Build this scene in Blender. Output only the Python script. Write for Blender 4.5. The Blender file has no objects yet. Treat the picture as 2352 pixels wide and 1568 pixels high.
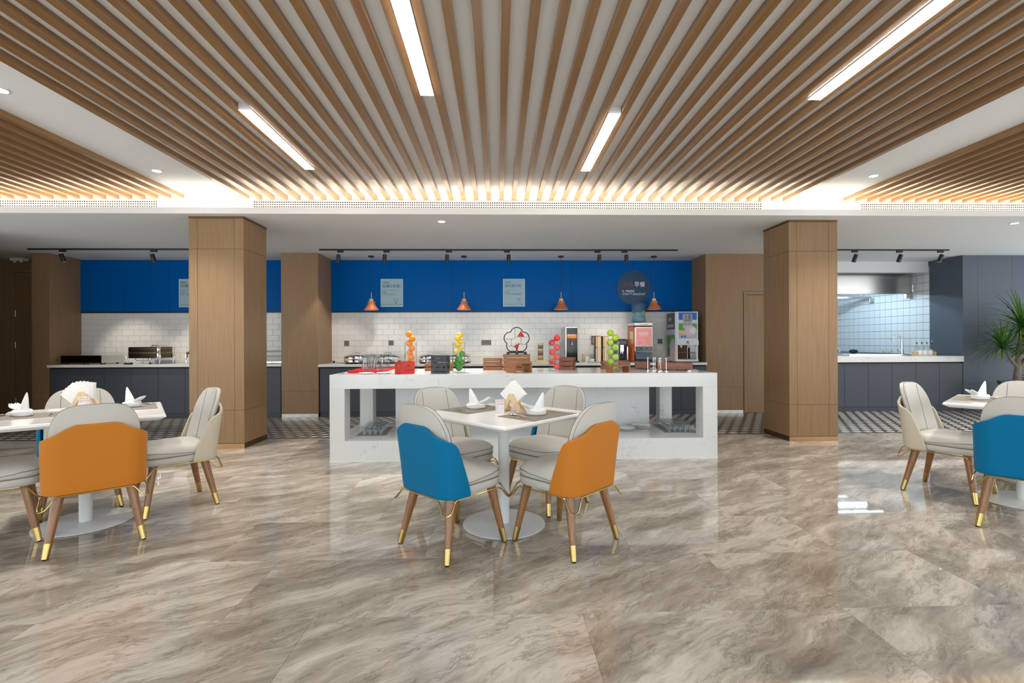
import bpy, bmesh, math, random
from mathutils import Vector, Matrix
R = math.radians
PI = math.pi
rnd = random.Random(7)
S = bpy.context.scene
COL = S.collection

# ------------------------------------------------------------------ camera
cam = bpy.data.cameras.new('camera')
cam.sensor_width = 36.0
cam.lens = 36.0 * 1120.0 / 2352.0
cam.clip_start = 0.05
cam.clip_end = 100
camo = bpy.data.objects.new('camera', cam)
COL.objects.link(camo)
YAW = math.atan(32 / 1120.0)
ROLL = R(0.235)
fw = Vector((math.sin(YAW), math.cos(YAW), 0))
r0 = Vector((math.cos(YAW), -math.sin(YAW), 0))
u0 = Vector((0, 0, 1))
cr = r0 * math.cos(ROLL) - u0 * math.sin(ROLL)
cu = u0 * math.cos(ROLL) + r0 * math.sin(ROLL)
mw = Matrix(((cr.x, cu.x, -fw.x, 0), (cr.y, cu.y, -fw.y, 0), (cr.z, cu.z, -fw.z, 1.2265), (0, 0, 0, 1)))
camo.matrix_world = mw
S.camera = camo

# ------------------------------------------------------------------ world and exposure
w = bpy.data.worlds.new('sky')
S.world = w
w.use_nodes = True
bg = w.node_tree.nodes['Background']
bg.inputs[0].default_value = (0.90, 0.965, 1.0, 1)
bg.inputs[1].default_value = 2.75
S.view_settings.view_transform = 'Standard'
S.view_settings.look = 'None'
S.view_settings.gamma = 1
S.view_settings.exposure = 0.3
S.view_settings.use_curve_mapping = False
S.cycles.use_denoising = True
S.cycles.max_bounces = 10
S.cycles.diffuse_bounces = 5
S.cycles.glossy_bounces = 5
S.cycles.transmission_bounces = 8
S.cycles.transparent_max_bounces = 24
S.cycles.sample_clamp_indirect = 6
S.cycles.caustics_reflective = False
S.cycles.caustics_refractive = False

# daylight portal at the glazed street side behind the camera
pl = bpy.data.lights.new('window_portal', 'AREA')
pl.shape = 'RECTANGLE'; pl.size = 17.0; pl.size_y = 2.6
pl.cycles.is_portal = True
po = bpy.data.objects.new('window_portal', pl)
po.location = (0.8, -2.45, 1.45); po.rotation_euler = (R(90), 0, 0)
COL.objects.link(po)
pl2 = bpy.data.lights.new('window_portal', 'AREA')
pl2.shape = 'RECTANGLE'; pl2.size = 10.2; pl2.size_y = 2.6
pl2.cycles.is_portal = True
po2 = bpy.data.objects.new('window_portal', pl2)
pl3 = bpy.data.lights.new('window_portal', 'AREA')
pl3.shape = 'RECTANGLE'; pl3.size = 7.8; pl3.size_y = 2.6
pl3.cycles.is_portal = True
po3 = bpy.data.objects.new('window_portal', pl3)
po3.location = (-8.5, 1.5, 1.45); po3.rotation_euler = (R(90), 0, R(-90))  # portal for the daylight opening added in the left wall
COL.objects.link(po3)
po2.location = (10.15, 2.75, 1.45); po2.rotation_euler = (R(90), 0, R(90))
COL.objects.link(po2)

# ------------------------------------------------------------------ material helpers
def new_mat(name):
    m = bpy.data.materials.new(name); m.use_nodes = True
    return m, m.node_tree, m.node_tree.nodes['Principled BSDF']
def M(name, col, rough=0.5, metal=0.0, spec=0.5, trans=0.0, ior=1.45, coat=0.0, emit=None, es=0.0, sheen=0.0, alpha=1.0):
    m, nt, b = new_mat(name)
    b.inputs['Base Color'].default_value = (*col, 1)
    b.inputs['Roughness'].default_value = rough
    b.inputs['Metallic'].default_value = metal
    b.inputs['Specular IOR Level'].default_value = spec
    b.inputs['Transmission Weight'].default_value = trans
    b.inputs['IOR'].default_value = ior
    b.inputs['Coat Weight'].default_value = coat
    b.inputs['Coat Roughness'].default_value = 0.08
    b.inputs['Sheen Weight'].default_value = sheen
    b.inputs['Alpha'].default_value = alpha
    if emit:
        b.inputs['Emission Color'].default_value = (*emit, 1)
        b.inputs['Emission Strength'].default_value = es
    return m
def nd(nt, t, **kw):
    n = nt.nodes.new(t)
    for k, v in kw.items(): setattr(n, k, v)
    return n
def ramp(nt, stops, interp='LINEAR'):
    n = nt.nodes.new('ShaderNodeValToRGB')
    n.color_ramp.interpolation = interp
    els = n.color_ramp.elements
    while len(els) < len(stops): els.new(0.5)
    for e, (p, c) in zip(els, stops):
        e.position = p; e.color = (*c, 1) if len(c) == 3 else c
    return n
def add_bump(nt, b, h, strength=0.1, dist=0.01):
    n = nt.nodes.new('ShaderNodeBump')
    n.inputs['Strength'].default_value = strength
    n.inputs['Distance'].default_value = dist
    nt.links.new(h, n.inputs['Height'])
    nt.links.new(n.outputs[0], b.inputs['Normal'])
def wood(name, c1, c2, scale, rough=0.4, spec=0.4, coat=0.0, rand=True, fine=1.0):
    """grain: noise stretched by scale (small value = along the grain)"""
    m, nt, b = new_mat(name)
    tc = nd(nt, 'ShaderNodeTexCoord')
    mp = nd(nt, 'ShaderNodeMapping'); mp.inputs['Scale'].default_value = scale
    nt.links.new(tc.outputs['Object'], mp.inputs[0])
    vec = mp.outputs[0]
    if rand:
        oi = nd(nt, 'ShaderNodeObjectInfo')
        ml = nd(nt, 'ShaderNodeMath', operation='MULTIPLY'); ml.inputs[1].default_value = 53.0
        nt.links.new(oi.outputs['Random'], ml.inputs[0])
        va = nd(nt, 'ShaderNodeVectorMath', operation='ADD')
        nt.links.new(vec, va.inputs[0]); nt.links.new(ml.outputs[0], va.inputs[1]); vec = va.outputs[0]
    n1 = nd(nt, 'ShaderNodeTexNoise'); n1.inputs['Scale'].default_value = 1.0; n1.inputs['Detail'].default_value = 5.0
    n1.inputs['Roughness'].default_value = 0.65
    nt.links.new(vec, n1.inputs['Vector'])
    rp = ramp(nt, [(0.32, c2), (0.68, c1)])
    nt.links.new(n1.outputs['Fac'], rp.inputs[0])
    nt.links.new(rp.outputs[0], b.inputs['Base Color'])
    b.inputs['Roughness'].default_value = rough
    b.inputs['Specular IOR Level'].default_value = spec
    b.inputs['Coat Weight'].default_value = coat
    b.inputs['Coat Roughness'].default_value = 0.12
    add_bump(nt, b, n1.outputs['Fac'], 0.06 * fine, 0.002)
    return m
def marble_floor():
    m, nt, b = new_mat('marble_floor')
    tc = nd(nt, 'ShaderNodeTexCoord'); oi = nd(nt, 'ShaderNodeObjectInfo')
    ml = nd(nt, 'ShaderNodeMath', operation='MULTIPLY'); ml.inputs[1].default_value = 91.0
    nt.links.new(oi.outputs['Random'], ml.inputs[0])
    va = nd(nt, 'ShaderNodeVectorMath', operation='ADD')
    nt.links.new(tc.outputs['Object'], va.inputs[0]); nt.links.new(ml.outputs[0], va.inputs[1])
    mp = nd(nt, 'ShaderNodeMapping')
    mp.inputs['Rotation'].default_value = (0, 0, R(-33))
    nt.links.new(va.outputs[0], mp.inputs[0])
    # warp
    wn = nd(nt, 'ShaderNodeTexNoise'); wn.inputs['Scale'].default_value = 1.7; wn.inputs['Detail'].default_value = 4.0
    nt.links.new(mp.outputs[0], wn.inputs['Vector'])
    ws = nd(nt, 'ShaderNodeVectorMath', operation='SCALE'); ws.inputs['Scale'].default_value = 0.30
    sb = nd(nt, 'ShaderNodeVectorMath', operation='SUBTRACT'); sb.inputs[1].default_value = (0.5, 0.5, 0.5)
    nt.links.new(wn.outputs['Color'], sb.inputs[0]); nt.links.new(sb.outputs[0], ws.inputs[0])
    ad = nd(nt, 'ShaderNodeVectorMath', operation='ADD')
    nt.links.new(mp.outputs[0], ad.inputs[0]); nt.links.new(ws.outputs[0], ad.inputs[1])
    st = nd(nt, 'ShaderNodeMapping'); st.inputs['Scale'].default_value = (0.9, 3.6, 1.0)
    nt.links.new(ad.outputs[0], st.inputs[0])
    n1 = nd(nt, 'ShaderNodeTexNoise'); n1.inputs['Scale'].default_value = 1.25; n1.inputs['Detail'].default_value = 12.0
    n1.inputs['Roughness'].default_value = 0.70
    nt.links.new(st.outputs[0], n1.inputs['Vector'])
    r1 = ramp(nt, [(0.30, (0.20, 0.168, 0.137)), (0.42, (0.325, 0.285, 0.24)), (0.50, (0.43, 0.385, 0.33)), (0.56, (0.555, 0.51, 0.45)), (0.62, (0.64, 0.595, 0.53)), (0.70, (0.40, 0.36, 0.305))])
    nt.links.new(n1.outputs['Fac'], r1.inputs[0])
    # fine sediment lines
    s2 = nd(nt, 'ShaderNodeMapping'); s2.inputs['Scale'].default_value = (1.6, 22.0, 1.0)
    nt.links.new(ad.outputs[0], s2.inputs[0])
    n2 = nd(nt, 'ShaderNodeTexNoise'); n2.inputs['Scale'].default_value = 2.2; n2.inputs['Detail'].default_value = 6.0; n2.inputs['Roughness'].default_value = 0.8
    nt.links.new(s2.outputs[0], n2.inputs['Vector'])
    r2 = ramp(nt, [(0.33, (0.70, 0.69, 0.67)), (0.52, (1.0, 1.0, 1.0)), (0.72, (1.16, 1.15, 1.13))])
    nt.links.new(n2.outputs['Fac'], r2.inputs[0])
    mx = nd(nt, 'ShaderNodeMix', data_type='RGBA', blend_type='MULTIPLY'); mx.inputs['Factor'].default_value = 0.6
    nt.links.new(r1.outputs[0], mx.inputs['A']); nt.links.new(r2.outputs[0], mx.inputs['B'])
    # pale cracks
    n3 = nd(nt, 'ShaderNodeTexNoise'); n3.inputs['Scale'].default_value = 1.15; n3.inputs['Detail'].default_value = 8.0; n3.inputs['Roughness'].default_value = 0.6
    s3 = nd(nt, 'ShaderNodeMapping'); s3.inputs['Scale'].default_value = (1.0, 2.6, 1.0); s3.inputs['Location'].default_value = (3.1, 7.7, 0)
    nt.links.new(ad.outputs[0], s3.inputs[0]); nt.links.new(s3.outputs[0], n3.inputs['Vector'])
    r3 = ramp(nt, [(0.492, (0, 0, 0)), (0.5, (1, 1, 1)), (0.508, (0, 0, 0))])
    nt.links.new(n3.outputs['Fac'], r3.inputs[0])
    f3 = nd(nt, 'ShaderNodeMath', operation='MULTIPLY'); f3.inputs[1].default_value = 0.55
    nt.links.new(r3.outputs[0], f3.inputs[0])
    m2 = nd(nt, 'ShaderNodeMix', data_type='RGBA')
    nt.links.new(f3.outputs[0], m2.inputs['Factor']); nt.links.new(mx.outputs['Result'], m2.inputs['A'])
    m2.inputs['B'].default_value = (0.52, 0.46, 0.39, 1)
    # dark cracks
    n4 = nd(nt, 'ShaderNodeTexNoise'); n4.inputs['Scale'].default_value = 1.4; n4.inputs['Detail'].default_value = 9.0; n4.inputs['Roughness'].default_value = 0.68
    s4 = nd(nt, 'ShaderNodeMapping'); s4.inputs['Scale'].default_value = (1.0, 3.4, 1.0); s4.inputs['Location'].default_value = (-8.3, 2.2, 0)
    nt.links.new(ad.outputs[0], s4.inputs[0]); nt.links.new(s4.outputs[0], n4.inputs['Vector'])
    r4 = ramp(nt, [(0.485, (0, 0, 0)), (0.5, (1, 1, 1)), (0.515, (0, 0, 0))])
    nt.links.new(n4.outputs['Fac'], r4.inputs[0])
    f4 = nd(nt, 'ShaderNodeMath', operation='MULTIPLY'); f4.inputs[1].default_value = 0.5
    nt.links.new(r4.outputs[0], f4.inputs[0])
    m3 = nd(nt, 'ShaderNodeMix', data_type='RGBA')
    nt.links.new(f4.outputs[0], m3.inputs['Factor']); nt.links.new(m2.outputs['Result'], m3.inputs['A'])
    m3.inputs['B'].default_value = (0.13, 0.105, 0.082, 1)
    nt.links.new(m3.outputs['Result'], b.inputs['Base Color'])
    b.inputs['Roughness'].default_value = 0.035
    b.inputs['Specular IOR Level'].default_value = 0.75
    return m
def quartz(name, base, vein, rough=0.12, rnd_off=True):
    m, nt, b = new_mat(name)
    tc = nd(nt, 'ShaderNodeTexCoord')
    n0 = nd(nt, 'ShaderNodeTexNoise'); n0.inputs['Scale'].default_value = 2.2; n0.inputs['Detail'].default_value = 5.0
    nt.links.new(tc.outputs['Object'], n0.inputs['Vector'])
    sc = nd(nt, 'ShaderNodeVectorMath', operation='SCALE'); sc.inputs['Scale'].default_value = 1.1
    nt.links.new(n0.outputs['Color'], sc.inputs[0])
    ad = nd(nt, 'ShaderNodeVectorMath', operation='ADD')
    nt.links.new(tc.outputs['Object'], ad.inputs[0]); nt.links.new(sc.outputs[0], ad.inputs[1])
    n1 = nd(nt, 'ShaderNodeTexNoise'); n1.inputs['Scale'].default_value = 4.6; n1.inputs['Detail'].default_value = 7.0
    nt.links.new(ad.outputs[0], n1.inputs['Vector'])
    r1 = ramp(nt, [(0.486, (0, 0, 0)), (0.5, (1, 1, 1)), (0.514, (0, 0, 0))])
    nt.links.new(n1.outputs['Fac'], r1.inputs[0])
    n2 = nd(nt, 'ShaderNodeTexNoise'); n2.inputs['Scale'].default_value = 2.6; n2.inputs['Detail'].default_value = 3.0
    nt.links.new(tc.outputs['Object'], n2.inputs['Vector'])
    r2 = ramp(nt, [(0.50, (0, 0, 0)), (0.66, (0.75, 0.75, 0.75))])
    nt.links.new(n2.outputs['Fac'], r2.inputs[0])
    mu = nd(nt, 'ShaderNodeMath', operation='MULTIPLY')
    nt.links.new(r1.outputs[0], mu.inputs[0]); nt.links.new(r2.outputs[0], mu.inputs[1])
    mx = nd(nt, 'ShaderNodeMix', data_type='RGBA')
    mx.inputs['A'].default_value = (*base, 1); mx.inputs['B'].default_value = (*vein, 1)
    nt.links.new(mu.outputs[0], mx.inputs['Factor'])
    nt.links.new(mx.outputs['Result'], b.inputs['Base Color'])
    b.inputs['Roughness'].default_value = rough
    return m
def speck(name, col, var, rough=0.5, scale=220.0, bump=0.15, spec=0.4, sheen=0.0, metal=0.0):
    """fine-grained surface: leather, powder coat, plaster"""
    m, nt, b = new_mat(name)
    tc = nd(nt, 'ShaderNodeTexCoord')
    n1 = nd(nt, 'ShaderNodeTexNoise'); n1.inputs['Scale'].default_value = scale; n1.inputs['Detail'].default_value = 3.0
    nt.links.new(tc.outputs['Object'], n1.inputs['Vector'])
    d = tuple(max(0.0, c * (1 - var)) for c in col); l = tuple(c * (1 + var) for c in col)
    r1 = ramp(nt, [(0.3, d), (0.7, l)])
    nt.links.new(n1.outputs['Fac'], r1.inputs[0]); nt.links.new(r1.outputs[0], b.inputs['Base Color'])
    b.inputs['Roughness'].default_value = rough
    b.inputs['Specular IOR Level'].default_value = spec
    b.inputs['Sheen Weight'].default_value = sheen
    b.inputs['Metallic'].default_value = metal
    if bump: add_bump(nt, b, n1.outputs['Fac'], bump, 0.001)
    return m

def thin_glass(name, tint, refl=0.65, face=0.012):
    m = bpy.data.materials.new(name); m.use_nodes = True
    nt = m.node_tree; nt.nodes.remove(nt.nodes['Principled BSDF'])
    tr = nd(nt, 'ShaderNodeBsdfTransparent'); tr.inputs[0].default_value = (*tint, 1)
    gl_ = nd(nt, 'ShaderNodeBsdfGlossy'); gl_.inputs['Roughness'].default_value = 0.02
    lw = nd(nt, 'ShaderNodeLayerWeight'); lw.inputs[0].default_value = 0.5
    pw = nd(nt, 'ShaderNodeMath', operation='POWER'); pw.inputs[1].default_value = 3.0
    fr_ = nd(nt, 'ShaderNodeMath', operation='MULTIPLY_ADD'); fr_.inputs[1].default_value = refl; fr_.inputs[2].default_value = face
    nt.links.new(lw.outputs['Facing'], pw.inputs[0]); nt.links.new(pw.outputs[0], fr_.inputs[0])
    mx = nd(nt, 'ShaderNodeMixShader')
    nt.links.new(fr_.outputs[0], mx.inputs[0]); nt.links.new(tr.outputs[0], mx.inputs[1]); nt.links.new(gl_.outputs[0], mx.inputs[2])
    nt.links.new(mx.outputs[0], nt.nodes['Material Output'].inputs[0])
    return m
X = {}
X['oak'] = wood('oak_veneer', (0.305, 0.195, 0.103), (0.235, 0.138, 0.066), (95, 95, 2.2), 0.42, 0.35)
X['slat'] = wood('slat_wood', (0.30, 0.160, 0.058), (0.215, 0.107, 0.036), (70, 1.6, 70), 0.30, 0.5, coat=0.25)
X['core'] = M('groove_shadow_gap', (0.10, 0.062, 0.035), 0.7)
X['bronze'] = M('brushed_bronze', (0.30, 0.175, 0.085), 0.25, 1.0)
X['steel'] = M('brushed_steel', (0.62, 0.60, 0.57), 0.25, 1.0)
X['chrome'] = M('chrome', (0.82, 0.81, 0.80), 0.06, 1.0)
X['brass'] = M('polished_brass', (0.50, 0.36, 0.13), 0.24, 1.0)
X['floor'] = marble_floor()
X['grout'] = M('grout', (0.25, 0.22, 0.19), 0.8)
X['white_ceiling'] = speck('ceiling_paint', (0.82, 0.845, 0.86), 0.01, 0.85, 60, 0.02, 0.2)
X['white_lip'] = M('white_gloss_paint', (0.82, 0.81, 0.79), 0.4)
X['quartz'] = quartz('white_quartz', (0.68, 0.705, 0.71), (0.40, 0.41, 0.42), 0.14)
X['worktop'] = quartz('grey_white_quartz', (0.74, 0.735, 0.72), (0.45, 0.45, 0.44), 0.16)
X['blue'] = M('blue_glass_panel', (0.0, 0.100, 0.37), 0.25, 0, 0.06)
X['subway'] = M('white_glazed_tile', (0.77, 0.76, 0.74), 0.07, 0, 0.5)
X['ktile'] = M('white_kitchen_tile', (0.84, 0.86, 0.87), 0.12, 0, 0.5)
X['tilegrout'] = M('pale_grout', (0.52, 0.50, 0.47), 0.8)
X['kgrout'] = M('blue_grey_grout', (0.10, 0.16, 0.24), 0.8)
X['black_trim'] = M('black_metal_trim', (0.015, 0.015, 0.017), 0.4)
X['cab'] = speck('slate_laminate', (0.060, 0.068, 0.085), 0.05, 0.48, 300, 0.03, 0.4)
X['cabgap'] = M('dark_reveal', (0.012, 0.012, 0.014), 0.6)
X['slate'] = speck('slate_wall_panel', (0.078, 0.093, 0.120), 0.05, 0.62, 300, 0.03, 0.4)
X['black'] = M('matte_black', (0.012, 0.012, 0.014), 0.42)
X['blackgloss'] = M('gloss_black', (0.008, 0.008, 0.01), 0.08)
X['tile_light'] = M('cement_tile_pale', (0.60, 0.56, 0.50), 0.35)
X['tile_grey'] = M('cement_tile_grey', (0.11, 0.105, 0.10), 0.35)
X['tile_black'] = M('cement_tile_black', (0.012, 0.012, 0.014), 0.3)
X['leather'] = speck('pale_grey_leather', (0.545, 0.535, 0.495), 0.03, 0.46, 420, 0.08)
X['leather_beige'] = speck('beige_leather', (0.56, 0.51, 0.40), 0.03, 0.46, 420, 0.08)
X['leather_blue'] = speck('blue_leather', (0.0, 0.15, 0.32), 0.05, 0.42, 420, 0.10, 0.14)
X['leather_orange'] = speck('orange_leather', (0.52, 0.182, 0.020), 0.05, 0.42, 420, 0.10, 0.2)
X['piping'] = M('taupe_piping', (0.22, 0.19, 0.155), 0.5)
X['leg'] = wood('walnut_leg', (0.30, 0.135, 0.042), (0.20, 0.080, 0.020), (60, 60, 5), 0.3, 0.5, coat=0.3)
X['tabletop'] = M('white_gloss_tabletop', (0.90, 0.90, 0.895), 0.09, 0, 0.5)
X['tablemetal'] = M('white_powder_coat', (0.70, 0.73, 0.75), 0.3)
X['cloth'] = speck('white_napkin_cloth', (0.84, 0.84, 0.83), 0.02, 0.85, 500, 0.15, 0.2)
X['paper'] = M('white_paper', (0.86, 0.85, 0.83), 0.8)
X['mat'] = speck('taupe_placemat', (0.26, 0.235, 0.20), 0.25, 0.75, 700, 0.3)
X['porcelain'] = M('white_porcelain', (0.82, 0.815, 0.80), 0.1)
X['pine'] = wood('pale_pine', (0.78, 0.60, 0.38), (0.66, 0.46, 0.26), (40, 40, 4), 0.5)
X['acacia'] = wood('acacia_wood', (0.33, 0.145, 0.062), (0.20, 0.08, 0.032), (8, 8, 60), 0.4)
X['redbrown'] = wood('red_brown_wood', (0.27, 0.105, 0.06), (0.17, 0.06, 0.034), (6, 60, 60), 0.42)
X['red'] = M('red_painted_wood', (0.50, 0.022, 0.014), 0.4)
X['redcloth'] = speck('red_cloth', (0.48, 0.012, 0.014), 0.05, 0.8, 300, 0.2)
X['darkcrate'] = M('charcoal_painted_wood', (0.035, 0.040, 0.047), 0.45)
X['glass'] = thin_glass('clear_glass', (0.965, 0.975, 0.975))
X['jugglass'] = thin_glass('jug_glass', (0.90, 0.92, 0.93), 0.95, 0.06)
X['plasticclear'] = thin_glass('clear_plastic', (0.93, 0.95, 0.96), 0.8, 0.05)
X['orange'] = speck('orange_peel', (0.86, 0.25, 0.012), 0.06, 0.38, 90, 0.25)
X['lemon'] = speck('lemon_peel', (0.88, 0.57, 0.015), 0.05, 0.36, 90, 0.22)
X['lime'] = speck('lime_peel', (0.045, 0.28, 0.012), 0.15, 0.33, 60, 0.15)
X['apple'] = speck('red_apple_skin', (0.66, 0.045, 0.035), 0.30, 0.28, 14, 0.0)
X['gapple'] = speck('green_apple_skin', (0.42, 0.58, 0.03), 0.12, 0.28, 14, 0.0)
X['stem'] = M('fruit_stem', (0.12, 0.07, 0.03), 0.7)
X['terracotta'] = M('terracotta_enamel', (0.52, 0.135, 0.045), 0.42)
X['lampwhite'] = M('lamp_inner_white', (0.85, 0.82, 0.76), 0.5)
X['led'] = M('led_diffuser', (1, 1, 1), 0.5, emit=(1.0, 0.96, 0.89), es=46.0)
X['cove'] = M('cove_led', (1, 1, 1), 0.5, emit=(1.0, 0.89, 0.71), es=20.0)
X['lens'] = M('downlight_lens', (1, 1, 1), 0.5, emit=(1.0, 0.96, 0.90), es=22.0)
X['hoodled'] = M('hood_light_tube', (1, 1, 1), 0.5, emit=(0.62, 0.84, 1.0), es=66.0)
X['alu'] = M('white_aluminium', (0.72, 0.72, 0.72), 0.35)
X['grillebar'] = M('cream_grille_bar', (0.80, 0.76, 0.68), 0.5)
X['grilledark'] = M('duct_dark', (0.025, 0.022, 0.02), 0.8)
X['socket'] = M('grey_brown_switch_plate', (0.15, 0.14, 0.12), 0.35)
X['sockethole'] = M('socket_slot', (0.01, 0.01, 0.01), 0.7)
X['poster'] = M('pale_blue_poster', (0.36, 0.52, 0.58), 0.5)
X['posterrim'] = M('poster_rim', (0.50, 0.65, 0.70), 0.4)
X['ink'] = M('navy_ink', (0.035, 0.055, 0.11), 0.6)
X['inkgrey'] = M('slate_ink', (0.10, 0.16, 0.23), 0.6)
X['inkblue'] = M('bright_blue_ink', (0.0, 0.20, 0.52), 0.6)
X['signblue'] = M('navy_sign', (0.003, 0.045, 0.12), 0.35)
X['signwhite'] = M('sign_white', (0.75, 0.76, 0.78), 0.5)
X['signred'] = M('sign_brick_red', (0.19, 0.05, 0.045), 0.5)
X['white'] = M('white_plastic', (0.78, 0.775, 0.76), 0.3)
X['offwhite'] = M('cool_white_plastic', (0.66, 0.68, 0.70), 0.3)
X['salmon'] = M('salmon_panel', (0.80, 0.27, 0.25), 0.25)
X['orangeside'] = M('orange_print', (0.66, 0.13, 0.03), 0.4)
X['orangelight'] = M('orange_print_light', (0.86, 0.45, 0.12), 0.4)
X['navyprint'] = M('navy_print', (0.055, 0.06, 0.12), 0.4)
X['skyprint'] = M('sky_print', (0.03, 0.12, 0.45), 0.4)
X['skypale'] = M('sky_pale_print', (0.50, 0.62, 0.74), 0.4)
X['greenprint'] = M('meadow_print', (0.10, 0.30, 0.045), 0.4)
X['greendark'] = M('leaf_print', (0.02, 0.09, 0.03), 0.4)
X['yogurt'] = M('yogurt_print', (0.60, 0.50, 0.53), 0.4)
X['lilac'] = M('lilac_print', (0.46, 0.42, 0.48), 0.4)
X['waterblue'] = M('blue_water_bottle', (0.42, 0.70, 0.84), 0.06, 0, 0.5, 0.85, 1.2)
X['pink'] = speck('pink_cloth', (0.80, 0.30, 0.33), 0.04, 0.85, 300, 0.2)
X['yellow'] = M('yellow_label', (0.80, 0.47, 0.02), 0.5)
X['orangelabel'] = M('orange_label', (0.80, 0.20, 0.02), 0.5)
X['redplastic'] = M('red_plastic', (0.55, 0.015, 0.015), 0.3)
X['bean1'] = speck('red_beans', (0.22, 0.06, 0.05), 0.5, 0.6, 120, 0.3)
X['bean2'] = speck('pale_beans', (0.66, 0.50, 0.28), 0.3, 0.6, 120, 0.3)
X['bean3'] = speck('green_beans', (0.30, 0.28, 0.06), 0.4, 0.6, 120, 0.3)
X['ceramicfig'] = M('red_glazed_ceramic', (0.45, 0.02, 0.015), 0.15)
X['cream'] = M('cream_ceramic', (0.62, 0.52, 0.36), 0.4)
X['leaf'] = M('dracaena_leaf', (0.035, 0.125, 0.014), 0.38)
X['leafy'] = M('dracaena_leaf_light', (0.12, 0.26, 0.02), 0.38)
X['bark'] = speck('dracaena_bark', (0.24, 0.19, 0.145), 0.35, 0.85, 45, 0.6)
X['pot'] = speck('grey_stone_pot', (0.16, 0.18, 0.18), 0.25, 0.6, 30, 0.3)
X['soil'] = speck('soil', (0.05, 0.035, 0.025), 0.4, 0.9, 80, 0.5)
X['plasterwhite'] = M('kitchen_white_paint', (0.70, 0.71, 0.73), 0.6)
X['darkmetal'] = M('dark_stainless', (0.075, 0.062, 0.054), 0.22, 1.0)
X['wallpaint'] = M('room_wall_paint', (0.62, 0.59, 0.54), 0.8)

# ------------------------------------------------------------------ geometry helpers
def bm_new(): return bmesh.new()
def xform(verts, mat):
    for v in verts: v.co = mat @ v.co
def add_box(bm, x0, x1, y0, y1, z0, z1, bev=0.0, mat=None, seg=1):
    t = bmesh.new()
    bmesh.ops.create_cube(t, size=1.0)
    for v in t.verts:
        v.co = Vector((x0 + (v.co.x + .5) * (x1 - x0), y0 + (v.co.y + .5) * (y1 - y0), z0 + (v.co.z + .5) * (z1 - z0)))
    if bev > 0:
        bmesh.ops.bevel(t, geom=list(t.edges), offset=bev, segments=seg, affect='EDGES', profile=0.5)
    merge(bm, t, mat)
    return bm
def merge(bm, t, mat=None):
    if mat is not None: xform(t.verts, mat)
    me = bpy.data.meshes.new('tmp'); t.to_mesh(me); t.free()
    bm.from_mesh(me); bpy.data.meshes.remove(me)
def add_lathe(bm, prof, seg=24, mat=None, sx=1.0, sy=1.0):
    """prof: list of (r, z); r = 0 closes to a point"""
    t = bmesh.new(); rings = []
    for r, z in prof:
        if r <= 1e-6: rings.append([t.verts.new((0, 0, z))])
        else: rings.append([t.verts.new((r * sx * math.cos(2 * PI * i / seg), r * sy * math.sin(2 * PI * i / seg), z)) for i in range(seg)])
    for a, b in zip(rings, rings[1:]):
        for i in range(seg):
            j = (i + 1) % seg
            if len(a) == 1 and len(b) == 1: continue
            if len(a) == 1: t.faces.new((a[0], b[j], b[i]))
            elif len(b) == 1: t.faces.new((a[i], a[j], b[0]))
            else: t.faces.new((a[i], a[j], b[j], b[i]))
    bmesh.ops.recalc_face_normals(t, faces=list(t.faces))
    merge(bm, t, mat)
    return bm
def add_tube(bm, pts, r, seg=8, closed=False, mat=None):
    """pts: points; r: radius or list of radii"""
    P = [Vector(p) for p in pts]; n = len(P)
    rr = r if isinstance(r, (list, tuple)) else [r] * n
    t = bmesh.new(); rings = []; prev = None
    for i in range(n):
        if closed: d = P[(i + 1) % n] - P[i - 1]
        elif i == 0: d = P[1] - P[0]
        elif i == n - 1: d = P[-1] - P[-2]
        else: d = P[i + 1] - P[i - 1]
        d.normalize()
        if prev is None:
            a = Vector((0, 0, 1)) if abs(d.z) < 0.9 else Vector((1, 0, 0))
            u = d.cross(a).normalized()
        else:
            u = prev - d * prev.dot(d)
            u = u.normalized() if u.length > 1e-6 else d.orthogonal().normalized()
        prev = u; v = d.cross(u)
        rings.append([t.verts.new(P[i] + (u * math.cos(2 * PI * k / seg) + v * math.sin(2 * PI * k / seg)) * rr[i]) for k in range(seg)])
    m = n if closed else n - 1
    for i in range(m):
        a, b = rings[i], rings[(i + 1) % n]
        for k in range(seg):
            t.faces.new((a[k], a[(k + 1) % seg], b[(k + 1) % seg], b[k]))
    if not closed:
        t.faces.new(list(reversed(rings[0]))); t.faces.new(rings[-1])
    bmesh.ops.recalc_face_normals(t, faces=list(t.faces))
    merge(bm, t, mat)
    return bm
def add_prism(bm, poly, z0, z1, mat=None, bev=0.0):
    """poly: list of (x, y) counter-clockwise"""
    t = bmesh.new()
    lo = [t.verts.new((x, y, z0)) for x, y in poly]; hi = [t.verts.new((x, y, z1)) for x, y in poly]
    n = len(poly)
    t.faces.new(list(reversed(lo))); t.faces.new(hi)
    for i in range(n): t.faces.new((lo[i], lo[(i + 1) % n], hi[(i + 1) % n], hi[i]))
    bmesh.ops.recalc_face_normals(t, faces=list(t.faces))
    if bev: bmesh.ops.bevel(t, geom=list(t.edges), offset=bev, segments=1, affect='EDGES')
    merge(bm, t, mat)
    return bm
def add_grid(bm, rows, closed=False):
    vs = [[bm.verts.new(p) for p in r] for r in rows]
    for a, b in zip(vs, vs[1:]):
        n = len(a)
        for i in range(n if closed else n - 1):
            j = (i + 1) % n
            bm.faces.new((a[i], a[j], b[j], b[i]))
    return vs
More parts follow.
